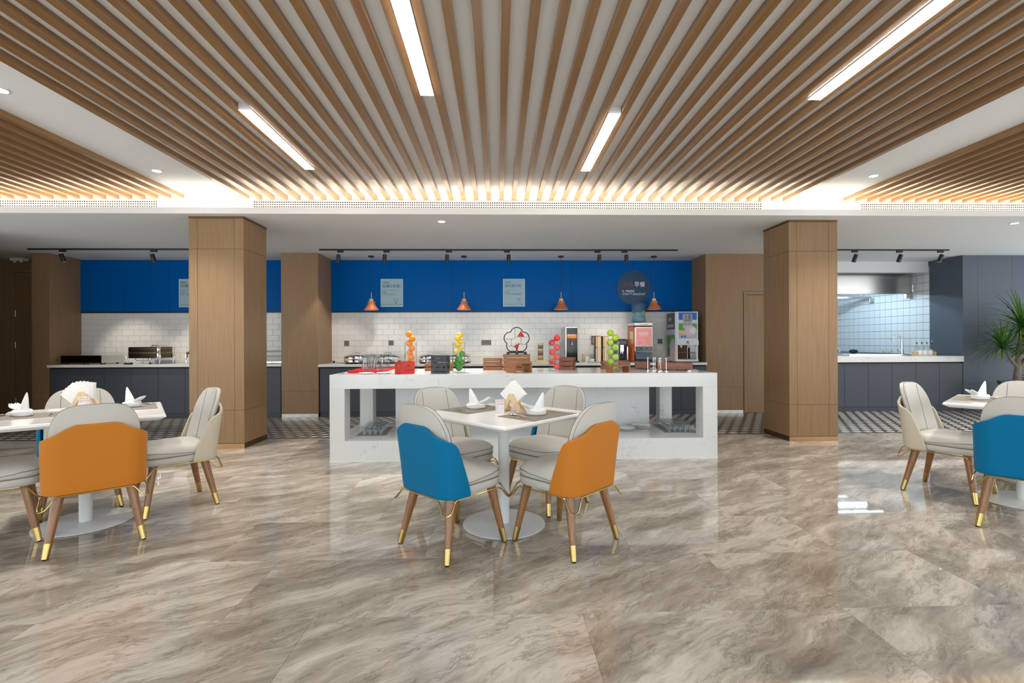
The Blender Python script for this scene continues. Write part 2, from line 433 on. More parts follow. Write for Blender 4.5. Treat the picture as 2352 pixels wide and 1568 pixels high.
def sphere(bm, c, r, seg=20, rings=12, sx=1, sy=1, sz=1):
    t = bmesh.new()
    bmesh.ops.create_uvsphere(t, u_segments=seg, v_segments=rings, radius=r)
    for v in t.verts: v.co = Vector((v.co.x * sx + c[0], v.co.y * sy + c[1], v.co.z * sz + c[2]))
    merge(bm, t)
    return bm
def T(x=0, y=0, z=0, rz=0, rx=0, ry=0):
    return Matrix.Translation((x, y, z)) @ Matrix.Rotation(rz, 4, 'Z') @ Matrix.Rotation(ry, 4, 'Y') @ Matrix.Rotation(rx, 4, 'X')

def obj(name, bm, mat, parent=None, smooth=False, angle=35):
    me = bpy.data.meshes.new(name)
    bm.to_mesh(me); bm.free()
    mats = mat if isinstance(mat, (list, tuple)) else [mat]
    for m in mats: me.materials.append(X[m] if isinstance(m, str) else m)
    if smooth:
        me.shade_smooth()
        try: me.set_sharp_from_angle(angle=R(angle))
        except Exception: pass
    o = bpy.data.objects.new(name, me)
    COL.objects.link(o)
    if parent: o.parent = parent
    return o
def tag(o, label, cat, group=None):
    o['label'] = label; o['category'] = cat
    if group: o['group'] = group
    return o
def thing(name, label, cat, loc=(0, 0, 0), rz=0.0, group=None):
    o = bpy.data.objects.new(name, None)
    o.empty_display_size = 0.05
    o.location = loc; o.rotation_euler = (0, 0, rz)
    COL.objects.link(o)
    return tag(o, label, cat, group)
def struct(name, bm, mat, parent=None, smooth=False):
    o = obj(name, bm, mat, parent, smooth)
    if parent is None: o['kind'] = 'structure'
    return o
def child_copy(src, parent, loc=None, rot=None, name=None):
    c = bpy.data.objects.new(name or src.name.split('.')[0], src.data)
    c.parent = parent
    if loc is not None: c.location = loc
    if rot is not None: c.rotation_euler = rot
    COL.objects.link(c)
    return c
def dup(root, loc=None, rz=None, label=None, group=None):
    r = root.copy(); COL.objects.link(r)
    if loc is not None: r.location = loc
    if rz is not None: r.rotation_euler = (0, 0, rz)
    if label: r['label'] = label
    if group: r['group'] = group
    for ch in list(root.children):
        c = ch.copy(); COL.objects.link(c); c.parent = r
        for g in list(ch.children):
            d = g.copy(); COL.objects.link(d); d.parent = c
    return r
def text_mesh(s, size, depth=0.0015, bold=0.0, align='LEFT'):
    cu_ = bpy.data.curves.new('t', 'FONT')
    cu_.body = s; cu_.size = size; cu_.extrude = depth; cu_.offset = bold * size
    cu_.align_x = align; cu_.resolution_u = 2
    o = bpy.data.objects.new('t', cu_); COL.objects.link(o)
    dg = bpy.context.evaluated_depsgraph_get(); dg.update()
    me = bpy.data.meshes.new_from_object(o.evaluated_get(dg))
    bpy.data.objects.remove(o); bpy.data.curves.remove(cu_)
    return me
def text(s, size, mat, parent, x, y, z, name='lettering', depth=0.0015, bold=0.0, align='LEFT', width=None, rz=0.0):
    """upright text facing -Y; (x, z) = left end of the base line"""
    me = text_mesh(s, size, depth, bold, align)
    xs = [v.co.x for v in me.vertices]
    if width and xs:
        k = width / (max(xs) - min(xs)); x_min = min(xs)
        for v in me.vertices: v.co.x = (v.co.x - x_min) * k
    me.materials.clear(); me.materials.append(X[mat])
    o = bpy.data.objects.new(name, me); COL.objects.link(o)
    o.parent = parent; o.location = (x, y, z); o.rotation_euler = (R(90), 0, rz)
    return o
# ================================================================== THE SETTING
SOF = 2.69      # lower ceiling
TOP = 2.965     # upper ceiling behind the slats
WY = 8.72       # tiled back wall face
XL, XR = -8.55, 10.2
YB = -2.5
# ---- floor: polished marble-look tiles 1.2 x 0.59
fl = struct('floor', add_box(bm_new(), XL, XR, YB, 6.318, -0.10, -0.008), 'grout')
PT = 0.588
tile_me = None
for k in range(-8, 7):
    y0 = 2.19 + PT * k; y1 = min(y0 + PT, 6.316)
    off = (-0.025 - 0.4 * k) % 1.2
    x = XL - 1.2 + ((off - (XL - 1.2)) % 1.2)
    while x < XR:
        x0, x1 = max(x, XL), min(x + 1.2, XR)
        if x1 - x0 > 0.02:
            full = (x1 - x0 > 1.199 and y1 - y0 > PT - 1e-4)
            if full and tile_me:
                o = bpy.data.objects.new('tile', tile_me); COL.objects.link(o); o.parent = fl
            else:
                hx, hy = (x1 - x0) / 2 - 0.0006, (y1 - y0) / 2 - 0.0006
                o = obj('tile', add_box(bm_new(), -hx, hx, -hy, hy, -0.0078, 0.0), 'floor', fl)
                if full: tile_me = o.data
            o.location = ((x0 + x1) / 2, (y0 + y1) / 2, 0)
        x += 1.2
# ---- rear floor: tumbling-block cement tiles
fr = struct('floor_rear', add_box(bm_new(), XL, XR, 6.319, 12.7, -0.10, -0.002), 'grout')
bm = bm_new(); a = 0.0885; W_ = math.sqrt(3) * a
def clipq(pts, mi):
    ys = [p[1] for p in pts]
    if max(ys) < 6.32 or min(ys) > 8.75: return
    f = bm.faces.new([bm.verts.new((p[0], max(p[1], 6.3195), 0.0)) for p in pts]); f.material_index = mi
j = 0; y = 6.32 - a
while y < 8.8:
    x = XL + 0.1 + (W_ / 2 if j % 2 else 0)
    while x < XR - 0.1:
        clipq([(x, y), (x + W_ / 2, y + a / 2), (x, y + a), (x - W_ / 2, y + a / 2)], 0)
        clipq([(x, y), (x - W_ / 2, y + a / 2), (x - W_ / 2, y - a / 2), (x, y - a)], 1)
        clipq([(x, y), (x, y - a), (x + W_ / 2, y - a / 2), (x + W_ / 2, y + a / 2)], 2)
        x += W_
    y += 1.5 * a; j += 1
o = obj('cement_tile_pattern', bm, ['tile_light', 'tile_grey', 'tile_black'], fr); o['kind'] = 'stuff'

# ---- ceilings
ce = struct('ceiling', add_box(bm_new(), XL, XR, YB, 5.86, TOP, TOP + 0.1), 'white_ceiling')
slat_me = None
for k in list(range(-54, -21)) + list(range(-17, 27)) + list(range(31, 70)):
    xc = -0.403 + 0.15 * k
    if xc < XL + 0.05 or xc > XR - 0.05: continue
    if slat_me is None:
        o = obj('slat', add_box(bm_new(), -0.026, 0.026, YB + 0.1, 5.838, 2.92, TOP - 0.0005, 0.0015), 'slat', ce); slat_me = o.data
    else:
        o = bpy.data.objects.new('slat', slat_me); COL.objects.link(o); o.parent = ce
    o.location = (xc, 0, 0)
lo = struct('ceiling_low', add_box(bm_new(), XL, XR, 5.85, 9.0605, SOF, SOF + 0.025), 'white_ceiling')
bm = add_box(bm_new(), XL, XR, 5.64, 5.851, SOF, SOF + 0.025); obj('cove_shelf', bm, 'white_ceiling', lo)
obj('cove_lip', add_box(bm_new(), XL, XR, 5.62, 5.64, SOF, 2.762, 0.002), 'white_lip', lo)
obj('cove_upstand', add_box(bm_new(), XL, XR, 5.851, 5.90, SOF + 0.025, TOP + 0.1), 'white_ceiling', lo)
o = obj('cove_led_strip', add_box(bm_new(), XL + 0.1, XR - 0.1, 5.715, 5.770, SOF + 0.026, SOF + 0.034), 'cove', lo)
# ---- side and street-side walls
bm = bm_new()
add_box(bm, XL - 0.15, XL, YB, 5.5, 0, 0.12); add_box(bm, XL - 0.15, XL, YB, 5.5, 2.8, TOP + 0.1); add_box(bm, XL - 0.15, XL, 5.5, 8.9, 0, TOP + 0.1)  # unseen window opening added here to brighten the low ceiling
wlf = struct('wall_left', bm, 'oak')
for i in range(5):
    y_ = YB + 0.1 + i * 1.96
    obj('window_mullion', add_box(bm_new(), XL - 0.12, XL - 0.02, y_ - 0.04, y_ + 0.04, 0.12, 2.8), 'black_trim', wlf)  # mullions across the opening added for extra daylight
struct('wall_added_shade_block', add_box(bm_new(), XL, -7.0, 6.2, 6.35, 0, SOF - 0.001), 'oak')  # unseen block added to keep window light off the alcove
bm = bm_new()
add_box(bm, XR, XR + 0.15, YB, 8.0, 0, 0.12); add_box(bm, XR, XR + 0.15, YB, 8.0, 2.8, TOP + 0.1); add_box(bm, XR, XR + 0.15, 8.0, 12.7, 0, TOP + 0.1)
wr = struct('wall_right', bm, 'wallpaint')
for i in range(6):
    y_ = YB + 0.1 + i * 2.06
    obj('window_mullion', add_box(bm_new(), XR + 0.02, XR + 0.12, y_ - 0.04, y_ + 0.04, 0.12, 2.8), 'black_trim', wr)
bm = bm_new()
add_box(bm, XL, XR, YB - 0.15, YB, 0, 0.12); add_box(bm, XL, XR, YB - 0.15, YB, 2.8, TOP + 0.1)
wf = struct('wall_front', bm, 'wallpaint')
for i in range(9):
    x = XL + 0.05 + i * (XR - XL - 0.1) / 8
    obj('window_mullion', add_box(bm_new(), x - 0.04, x + 0.04, YB - 0.12, YB - 0.02, 0.12, 2.8), 'black_trim', wf)

# ---- tiled back walls with blue glass band
def tiled_wall(name, x0, x1, seams, z0=0.84):
    wl = struct(name, add_box(bm_new(), x0, x1, WY + 0.008, WY + 0.2, 0, SOF - 0.001), 'tilegrout')
    me = {}
    TW, TH = 0.2, 0.0991
    for r in range(9):
        zt = 1.750 - r * TH; off = 0.0 if r % 2 == 0 else TW / 2
        x = x0 - off
        while x < x1 - 0.012:
            a0, a1 = max(x, x0), min(x + TW, x1)
            if a1 - a0 > 0.012:
                key = round(a1 - a0, 3)
                hx = (a1 - a0) / 2 - 0.0013
                if key not in me:
                    o = obj('tile', add_box(bm_new(), -hx, hx, 0, 0.0078, -TH / 2 + 0.0013, TH / 2 - 0.0013, 0.001), 'subway', wl); me[key] = o.data
                else:
                    o = bpy.data.objects.new('tile', me[key]); COL.objects.link(o); o.parent = wl
                o.location = ((a0 + a1) / 2, WY, zt - TH / 2)
                o.rotation_euler = (R(rnd.uniform(-.35, .35)), 0, R(rnd.uniform(-.3, .3)))
            x += TW
    for s0, s1 in zip(seams, seams[1:]):
        obj('glass_panel', add_box(bm_new(), s0 + 0.0015, s1 - 0.0015, WY - 0.012, WY + 0.006, 1.772, SOF - 0.012, 0.001), 'blue', wl)
    obj('panel_trim', add_box(bm_new(), x0, x1, WY - 0.016, WY + 0.006, 1.752, 1.771), 'black_trim', wl)
    return wl
wb = tiled_wall('wall_back', -2.945, 3.50, [-2.945, -1.90, -0.83, 0.25, 1.325, 2.44, 3.50])
wbl = tiled_wall('wall_back_left', -7.27, -3.545, [-7.27, -6.51, -5.75, -4.99, -4.23, -3.545])

# ---- wood pillars and wall returns (stacked veneer panels on a dark core)
def veneer_block(name, x0, x1, y0, y1, cuts, steel=True, vcuts=None, top=SOF - 0.002):
    st = struct(name, add_box(bm_new(), x0 + 0.012, x1 - 0.012, y0 + 0.012, y1, 0, top), 'core')
    zs = [0.055] + list(cuts) + [top]
    xs = [x0] + list(vcuts or []) + [x1]
    for za, zb in zip(zs, zs[1:]):
        for xa, xb in zip(xs, xs[1:]):
            obj('panel', add_box(bm_new(), xa + (0.001 if xa > x0 else 0), xb - (0.001 if xb < x1 else 0), y0, y0 + 0.0119, za + 0.001, zb - 0.001), 'oak', st)
        obj('panel', add_box(bm_new(), x0, x0 + 0.0119, y0 + 0.012, y1, za + 0.001, zb - 0.001), 'oak', st)
        obj('panel', add_box(bm_new(), x1 - 0.0119, x1, y0 + 0.012, y1, za + 0.001, zb - 0.001), 'oak', st)
    obj('skirting', add_box(bm_new(), x0 + 0.003, x1 - 0.003, y0 + 0.003, y1 - 0.001, 0.0005, 0.054), 'steel' if steel else 'bronze', st)
    return st
veneer_block('wall_pillar_middle', -3.545, -2.946, 8.08, WY + 0.2, [0.43])
veneer_block('wall_pillar_left', -7.55, -7.271, 8.12, WY + 0.2, [0.43])
veneer_block('wall_back_right', 3.501, 4.14, 8.12, WY + 0.2, [0.45])
veneer_block('wall_back_right_end', 5.06, 5.62, 8.12, WY + 0.2, [0.45])
st = struct('wall_over_door', add_box(bm_new(), 4.141, 5.059, 8.12, 8.30, 2.06, SOF - 0.002), 'oak')
def door(name, x0, x1, y, ztop, frame=0.055):
    d = struct(name, add_box(bm_new(), x0 + frame + 0.003, x1 - frame - 0.003, y + 0.022, y + 0.06, 0.008, ztop - frame - 0.003, 0.001), 'oak')
    for xa, xb in ((x0, x0 + frame), (x1 - frame, x1)):
        obj('door_frame', add_box(bm_new(), xa, xb, y - 0.012, y + 0.075, 0.001, ztop, 0.002), 'oak', d)
    obj('door_frame', add_box(bm_new(), x0 + frame + 0.0005, x1 - frame - 0.0005, y - 0.012, y + 0.075, ztop - frame, ztop, 0.002), 'oak', d)
    obj('door_recess', add_box(bm_new(), x0 + frame + .001, x1 - frame - .001, y + 0.0605, y + 0.075, 0.001, ztop - frame - .001), 'cabgap', d)
    for z in (1.75, 1.20, 0.22):
        obj('hinge', add_box(bm_new(), x0 + frame - 0.006, x0 + frame + 0.010, y + 0.0135, y + 0.0215, z - 0.055, z + 0.055, 0.001), 'steel', d)
    return d
door('door_1', 4.145, 5.055, 8.12, 2.055)
# left alcove: dim veneer wall with a door
st = struct('wall_alcove', add_box(bm_new(), XL, -8.44, WY, WY + 0.2, 0, SOF - 0.002), 'oak')
st = struct('wall_alcove_top', add_box(bm_new(), -8.439, -7.552, WY, WY + 0.2, 2.50, SOF - 0.002), 'oak')
door('door_2', -8.439, -7.553, WY, 2.495, 0.03)

# ---- two free-standing veneered columns
def column(name, x0, x1, y0, y1, n):
    c = struct(name, add_box(bm_new(), x0 + 0.014, x1 - 0.014, y0 + 0.014, y1 - 0.014, 0.0, SOF - 0.001), 'core')
    zs = [0.058, 0.445, 2.31, SOF - 0.024]
    def face(p0, p1, along, fixed, sign):
        w_ = p1 - p0; xs = [p0, p0 + 0.098, p1 - 0.108, p1]
        for za, zb in zip(zs, zs[1:]):
            for a0, a1 in zip(xs, xs[1:]):
                g = 0.0016
                lo_, hi_ = (fixed, fixed + 0.0138) if sign < 0 else (fixed - 0.0138, fixed)
                if along == 'x': b_ = add_box(bm_new(), a0 + (g if a0 > p0 else 0), a1 - (g if a1 < p1 else 0), lo_, hi_, za + g, zb - g)
                else: b_ = add_box(bm_new(), lo_, hi_, a0 + (g if a0 > p0 else 0), a1 - (g if a1 < p1 else 0), za + g, zb - g)
                obj('panel', b_, 'oak', c)
    face(x0, x1, 'x', y0, -1); face(x0, x1, 'x', y1, 1)
    face(y0 + 0.014, y1 - 0.014, 'y', x0, -1); face(y0 + 0.014, y1 - 0.014, 'y', x1, 1)
    bm = bm_new(); t_ = 0.003
    add_box(bm, x0 - t_, x1 + t_, y0 - t_, y1 + t_, 0.0005, 0.056); obj('skirting', bm, 'bronze', c)
    bm = bm_new(); add_box(bm, x0 - t_, x1 + t_, y0 - t_, y1 + t_, SOF - 0.022, SOF - 0.0015); obj('cornice', bm, 'bronze', c)
column('column_1', -3.57, -2.945, 5.74, 6.295, 1)
column('column_2', 3.535, 4.135, 5.825, 6.39, 2)

# ---- kitchen recess on the right
KY = 8.22
kw = struct('wall_kitchen_side', add_box(bm_new(), 8.068, 8.2, 8.875, 12.6, 0, SOF), 'kgrout')
ktm = None
for r in range(11):
    for c_ in range(20):
        z = 0.955 + 0.15 * r; y = 8.877 + 0.15 * c_
        zt = min(z + 0.15, 2.6)
        if ktm is None:
            o = obj('tile', add_box(bm_new(), 0, 0.0022, -0.0716, 0.0716, -0.0716, 0.0716), 'ktile', kw); ktm = o.data
        else:
            o = bpy.data.objects.new('tile', ktm); COL.objects.link(o); o.parent = kw
        o.location = (8.0657, y + 0.075, z + 0.075)
struct('wall_kitchen_back', add_box(bm_new(), 5.4, 8.066, 12.45, 12.6, 0, SOF), 'ktile')
struct('wall_kitchen_left', add_box(bm_new(), 5.3, 5.42, WY + 0.21, 12.44, 0, SOF), 'ktile')
struct('ceiling_kitchen', add_box(bm_new(), 5.3, 8.2, 9.061, 12.6, 2.62, 2.70), 'plasterwhite')
struct('trim_1', add_box(bm_new(), 5.3, 8.057, 8.9005, 9.06, 2.485, SOF - 0.001), 'plasterwhite')
# slate cladding right of the kitchen
sw = struct('wall_slate', add_box(bm_new(), 8.062, XR, KY + 0.012, 8.874, 0, SOF - 0.001), 'cabgap')
obj('panel', add_box(bm_new(), 8.05, 8.0615, KY + 0.0118, 8.874, 0.952, SOF - 0.002), 'slate', sw)
for xa, xb, zs in ((8.05, 8.318, (0.05, 0.46, SOF - 0.002)), (8.321, 8.935, (0.05, 1.842, SOF - 0.002)), (8.938, 9.55, (0.05, 1.842, SOF - 0.002)), (9.553, XR - 0.002, (0.05, SOF - 0.002))):
    for za, zb in zip(zs, zs[1:]):
        obj('panel', add_box(bm_new(), xa, xb, KY, KY + 0.0115, za + 0.0015, zb - 0.0015), 'slate', sw)
obj('skirting', add_box(bm_new(), 8.05, XR - 0.002, KY + 0.003, KY + 0.0115, 0.001, 0.049), 'slate', sw)

# ================================================================== CABINETS AND WORKTOPS
ORD = ['first', 'second', 'third', 'fourth', 'fifth', 'sixth', 'seventh', 'eighth', 'ninth', 'tenth', 'eleventh', 'twelfth', 'thirteenth', 'fourteenth', 'fifteenth', 'sixteenth']
def cabinet_run(xs, y, depth, ztop, label, group, gap=0.002, kick=0.075):
    for i, (x0, x1) in enumerate(zip(xs, xs[1:])):
        c = thing('base_cabinet', label[i] if isinstance(label, list) else label, 'cabinet', (x0, y, 0), 0, group)
        w_ = x1 - x0
        obj('body', add_box(bm_new(), 0.0008, w_ - 0.0008, 0.019, depth, kick, ztop - 0.001), 'cabgap', c)
        obj('door', add_box(bm_new(), gap, w_ - gap, 0, 0.0185, kick + 0.002, ztop - 0.026, 0.0008), 'cab', c)
        obj('kickboard', add_box(bm_new(), 0.0008, w_ - 0.0008, 0.012, 0.03, 0.001, kick - 0.001), 'cab', c)
ZC = 0.862
def worktop(name, x0, x1, y0, y1, z0, z1, label):
    o = obj(name, add_box(bm_new(), x0, x1, y0, y1, z0, z1, 0.0015), 'worktop'); tag(o, label, 'worktop')
    return o
xs = [-2.925 + 0.4275 * i for i in range(15)] + [3.498]
cabinet_run(xs, 8.09, 0.60, ZC - 0.04, [o_ + ' dark slate base cabinet behind the island, counted from the wood pillar' for o_ in ORD], 'base cabinets behind the island')
worktop('worktop', -2.944, 3.499, 8.065, WY - 0.018, ZC - 0.04, ZC, 'long pale quartz worktop carrying the dispensers behind the island')
ZL = 0.875
xs = [-7.24 + 0.4285 * i for i in range(8)] + [-3.83, -3.56]
cabinet_run(xs, 8.09, 0.60, ZL - 0.04, [o_ + ' dark slate base cabinet from the alcove pillar, under the rectangular chafing dish counter' for o_ in ORD], 'base cabinets under the rectangular chafing dish')
worktop('worktop', -7.269, -3.546, 8.065, WY - 0.018, ZL - 0.04, ZL, 'pale quartz worktop carrying the steel chafing dishes by the wood pillar')
ZK = 0.945
xs = [5.63, 5.96] + [5.96 + 0.4175 * i for i in range(1, 6)]
cabinet_run(xs, KY + 0.005, 0.62, ZK - 0.10, [o_ + ' dark slate base cabinet below the kitchen counter, counted from the veneer wall' for o_ in ORD], 'base cabinets of the open kitchen')
worktop('worktop', 5.62, 8.048, KY - 0.02, 8.874, ZK - 0.10, ZK, 'thick pale quartz kitchen counter with the chrome tap')
# ================================================================== LIGHT FIXTURES
def led_bar(x, y0, y1, label):
    t = thing('linear_ceiling_light', label, 'ceiling light', (x, y0, TOP), 0, 'linear lights between the slats')
    L = y1 - y0
    bm = bm_new(); add_box(bm, -0.047, 0.047, 0, L, -0.052, -0.0005, 0.001); obj('housing', bm, 'alu', t)
    obj('diffuser', add_box(bm_new(), -0.043, 0.043, 0.006, L - 0.006, -0.0555, -0.0525), 'led', t)
led_bar(-0.478, 2.15, 3.355, 'bright linear light set between wooden ceiling slats over the centre table')
led_bar(-1.828, 3.585, 4.81, 'bright linear light set between wooden ceiling slats over the jug-side front of the island')
led_bar(0.872, 3.59, 4.81, 'bright linear light set between wooden ceiling slats over the dispenser side of the island')
led_bar(2.222, 2.15, 3.36, 'bright linear light set between wooden ceiling slats between the centre table and the plant')
def downlight(x, y, z, label, en=120):
    t = thing('recessed_downlight', label, 'downlight', (x, y, z), 0, 'round recessed downlights')
    obj('trim_ring', add_lathe(bm_new(), [(0.040, -0.0005), (0.052, -0.0005), (0.052, -0.004), (0.040, -0.006), (0.040, -0.0005)], 28), 'alu', t, True)
    obj('lens', add_lathe(bm_new(), [(0.0, -0.003), (0.0395, -0.003), (0.0395, -0.0005), (0.0, -0.0005)], 28), 'lens', t)
    l = bpy.data.lights.new('downlight_beam', 'SPOT'); l.energy = en; l.spot_size = R(100); l.spot_blend = 1.0; l.color = (1.0, 0.94, 0.86); l.shadow_soft_size = 0.04
    o = bpy.data.objects.new('downlight_beam', l); o.parent = t; o.location = (0, 0, -0.03); COL.objects.link(o)
downlight(-3.40, 3.44, TOP, 'round recessed downlight in the flat ceiling strip above the fanned-napkin table')
downlight(-3.435, 5.02, TOP, 'round recessed downlight in the flat ceiling strip before the wood column by the dishes')
downlight(3.98, 5.05, TOP, 'round recessed downlight in the flat ceiling strip before the kitchen-side wood column')
downlight(3.98, 3.30, TOP, 'round recessed downlight in the flat ceiling strip above the plant-side table')
downlight(-0.68, 5.95, SOF, 'round recessed downlight in the low ceiling above the middle of the island', 260)
downlight(6.50, 5.95, SOF, 'round recessed downlight in the low ceiling in front of the kitchen', 260)
# grilles in the cove upstand
def grille(x0, x1, label):
    t = thing('air_grille', label, 'air grille', (x0, 5.85, 2.812), 0, 'linear air grilles above the cove')
    w_ = x1 - x0; h = 0.09
    obj('duct_back', add_box(bm_new(), 0, w_, -0.002, 0.0008, 0, h), 'grilledark', t)
    bm = bm_new()
    for i in range(4):
        z = i * (h - 0.009) / 3; add_box(bm, 0, w_, -0.016, -0.0025, z, z + 0.009)
    x = 0.0
    while x < w_:
        add_box(bm, x, x + 0.007, -0.010, -0.0022, 0.0, h); x += 0.0265
    obj('louvre_grid', bm, 'grillebar', t)
grille(-2.885, 3.22, 'long cream air grille above the middle of the cove')
grille(XL + 0.05, -4.005, 'cream air grille above the cove on the alcove side')
grille(4.443, XR - 0.05, 'cream air grille above the cove on the kitchen side')
# track lights
def track(x0, x1, y, heads, label, dirn=-1, energy=34, col=(1.0, 0.88, 0.72)):
    t = thing('lighting_track', label, 'light track', (x0, y, SOF), 0, 'black lighting tracks')
    obj('rail', add_box(bm_new(), 0, x1 - x0, -0.017, 0.017, -0.022, -0.0005, 0.001), 'black', t)
    for i, (hx, sw_, lb) in enumerate(heads):
        h = thing('track_spotlight', lb, 'spotlight', (hx, y, SOF - 0.0225), 0, 'black track spotlights')
        obj('adapter', add_box(bm_new(), -0.02 if dirn > 0 else -0.075, 0.075 if dirn > 0 else 0.02, -0.016, 0.016, -0.03, -0.0003, 0.003), 'black', h)
        obj('stem', add_tube(bm_new(), [(0, 0, -0.03), (0, 0, -0.062)], 0.006, 8), 'steel', h)
        mt = T(0, 0, -0.060) @ Matrix.Rotation(R(sw_), 4, 'Y') @ Matrix.Rotation(R(12), 4, 'X')
        obj('barrel', add_lathe(bm_new(), [(0, 0), (0.029, -0.001), (0.0305, -0.004), (0.0305, -0.126), (0.027, -0.128), (0.0255, -0.112), (0, -0.112)], 24, mt), 'black', h, True)
        obj('lens', add_lathe(bm_new(), [(0, -0.114), (0.0248, -0.114), (0.0248, -0.1125), (0, -0.1125)], 20, mt), 'lens', h)
        l = bpy.data.lights.new('spot_beam', 'SPOT'); l.energy = energy; l.spot_size = R(66); l.spot_blend = 0.5; l.color = col; l.shadow_soft_size = 0.025
        o = bpy.data.objects.new('spot_beam', l); o.parent = h; COL.objects.link(o)
        o.location = mt @ Vector((0, 0, -0.14))
        o.rotation_euler = (Matrix.Rotation(R(sw_), 3, 'Y') @ Matrix.Rotation(R(17), 3, 'X')).to_euler()
track(-7.23, -4.05, 7.72, [(-6.74, -14, 'black track spotlight by the alcove wood pillar'), (-5.36, -8, 'black track spotlight above the rectangular chafing dish')], 'black lighting track above the rectangular chafing dish counter', 1, 52)
mh = [(-2.50, -9), (-1.78, -7), (-0.80, -3), (0.175, -1), (1.62, 2), (2.055, 3)]
mlab = ['first black track spotlight from the wood pillar between the blue bands over the island', 'second black track spotlight from the wood pillar between the blue bands over the island', 'third black track spotlight from the wood pillar between the blue bands over the island',
        'fourth black track spotlight from the wood pillar between the blue bands, above the plum-shaped stand', 'fifth black track spotlight from the wood pillar between the blue bands over the island', 'sixth black track spotlight from the wood pillar between the blue bands, beside the round sign']
tr_heads = [(x, -s_, l) for (x, s_), l in zip(mh, mlab)]
track(-2.80, 0.02, 7.74, [(x, -s_, l) for (x, s_), l in zip(mh[:3], mlab[:3])], 'black lighting track over the round chafing dishes', 1)
track(0.025, 2.88, 7.74, [(x, -s_, l) for (x, s_), l in zip(mh[3:], mlab[3:])], 'black lighting track over the tall drink dispensers', -1)
track(5.0, 7.31, 7.70, [(5.78, 13, 'black track spotlight nearest the kitchen-side wood column, before the kitchen hood'), (6.52, 13, 'middle black track spotlight of the three before the kitchen hood'), (7.20, 15, 'black track spotlight nearest the slate wall, before the kitchen hood')], 'black lighting track in front of the kitchen', -1, 30, (0.95, 0.97, 1.0))
# pendants
def pendant(x, label):
    t = thing('pendant_lamp', label, 'pendant lamp', (x, 8.35, SOF), 0, 'terracotta pendant lamps over the back counter')
    zb = 1.770 - SOF
    obj('canopy', add_lathe(bm_new(), [(0, -0.0005), (0.050, -0.0005), (0.050, -0.018), (0.044, -0.023), (0, -0.023)], 24), 'black', t, True)
    obj('cord', add_tube(bm_new(), [(0, 0, -0.023), (0, 0, zb + 0.29)], 0.0035, 6), 'black', t)
    obj('rod', add_tube(bm_new(), [(0, 0, zb + 0.30), (0, 0, zb + 0.19)], 0.0055, 8), 'pine', t)
    obj('wood_cap', add_lathe(bm_new(), [(0, zb + 0.19), (0.028, zb + 0.19), (0.036, zb + 0.186), (0.036, zb + 0.142), (0, zb + 0.142)], 24), 'pine', t, True)
    sh = obj('shade', add_lathe(bm_new(), [(0.060, zb + 0.142), (0.066, zb + 0.14), (0.056, zb + 0.105), (0.062, zb + 0.095), (0.122, zb + 0.008), (0.122, zb), (0.118, zb + 0.002), (0.057, zb + 0.093), (0.052, zb + 0.103), (0.058, zb + 0.132), (0.02, zb + 0.136)], 40), 'terracotta', t, True, 50)
    obj('reflector', add_lathe(bm_new(), [(0.1172, zb + 0.0025), (0.056, zb + 0.091), (0.0, zb + 0.095)], 40), 'lampwhite', t, True)
pl_labels = ['orange pendant lamp between the wood pillar and the chopsticks poster', 'orange pendant lamp between the two pale blue posters', 'orange pendant lamp between the second poster and the round sign', 'orange pendant lamp between the round navy sign and the veneer wall']
for x, l in zip((-2.150, -0.578, 1.086, 2.694), pl_labels): pendant(x, l)

# ================================================================== BUFFET ISLAND
def island():
    t = thing('buffet_island', 'long white quartz buffet island with open ends and veined front', 'island', (0, 0, 0))
    X0, X1, Y0, Y1, H, BZ = -1.722, 2.287, 5.03, 6.12, 0.892, 0.215
    q = 'quartz'
    obj('countertop', add_box(bm_new(), X0, X1, Y0 + 0.0205, Y1, H - 0.04, H, 0.001), q, t)
    obj('front_fascia', add_box(bm_new(), X0, X1, Y0, Y0 + 0.02, 0.748, H, 0.001), q, t)
    obj('rear_fascia', add_box(bm_new(), X0, X1, Y1 - 0.02, Y1 - 0.0005, 0.748, H - 0.0405), q, t)
    obj('plinth', add_box(bm_new(), X0, X1, Y0, Y1, 0.012, BZ, 0.001), q, t)
    obj('plinth_seal', add_box(bm_new(), X0 - 0.004, X1 + 0.004, Y0 - 0.004, Y1 + 0.004, 0.0005, 0.0118), 'white', t)
    obj('leg', add_box(bm_new(), X0, X0 + 0.150, Y0, Y0 + 0.19, BZ + 0.0005, 0.7475), q, t)
    obj('leg', add_box(bm_new(), X1 - 0.150, X1, Y0, Y0 + 0.19, BZ + 0.0005, 0.7475), q, t)
    obj('leg', add_box(bm_new(), X0 + 0.05, X0 + 0.205, Y1 - 0.17, Y1 - 0.021, BZ + 0.0005, H - 0.041), q, t)
    obj('leg', add_box(bm_new(), X1 - 0.30, X1 - 0.15, Y1 - 0.17, Y1 - 0.021, BZ + 0.0005, H - 0.041), q, t)
    obj('core_panel', add_box(bm_new(), -1.218, 1.815, 5.82, Y1 - 0.0205, BZ + 0.0005, H - 0.041), q, t)
    return t
island()
IZ = 0.892

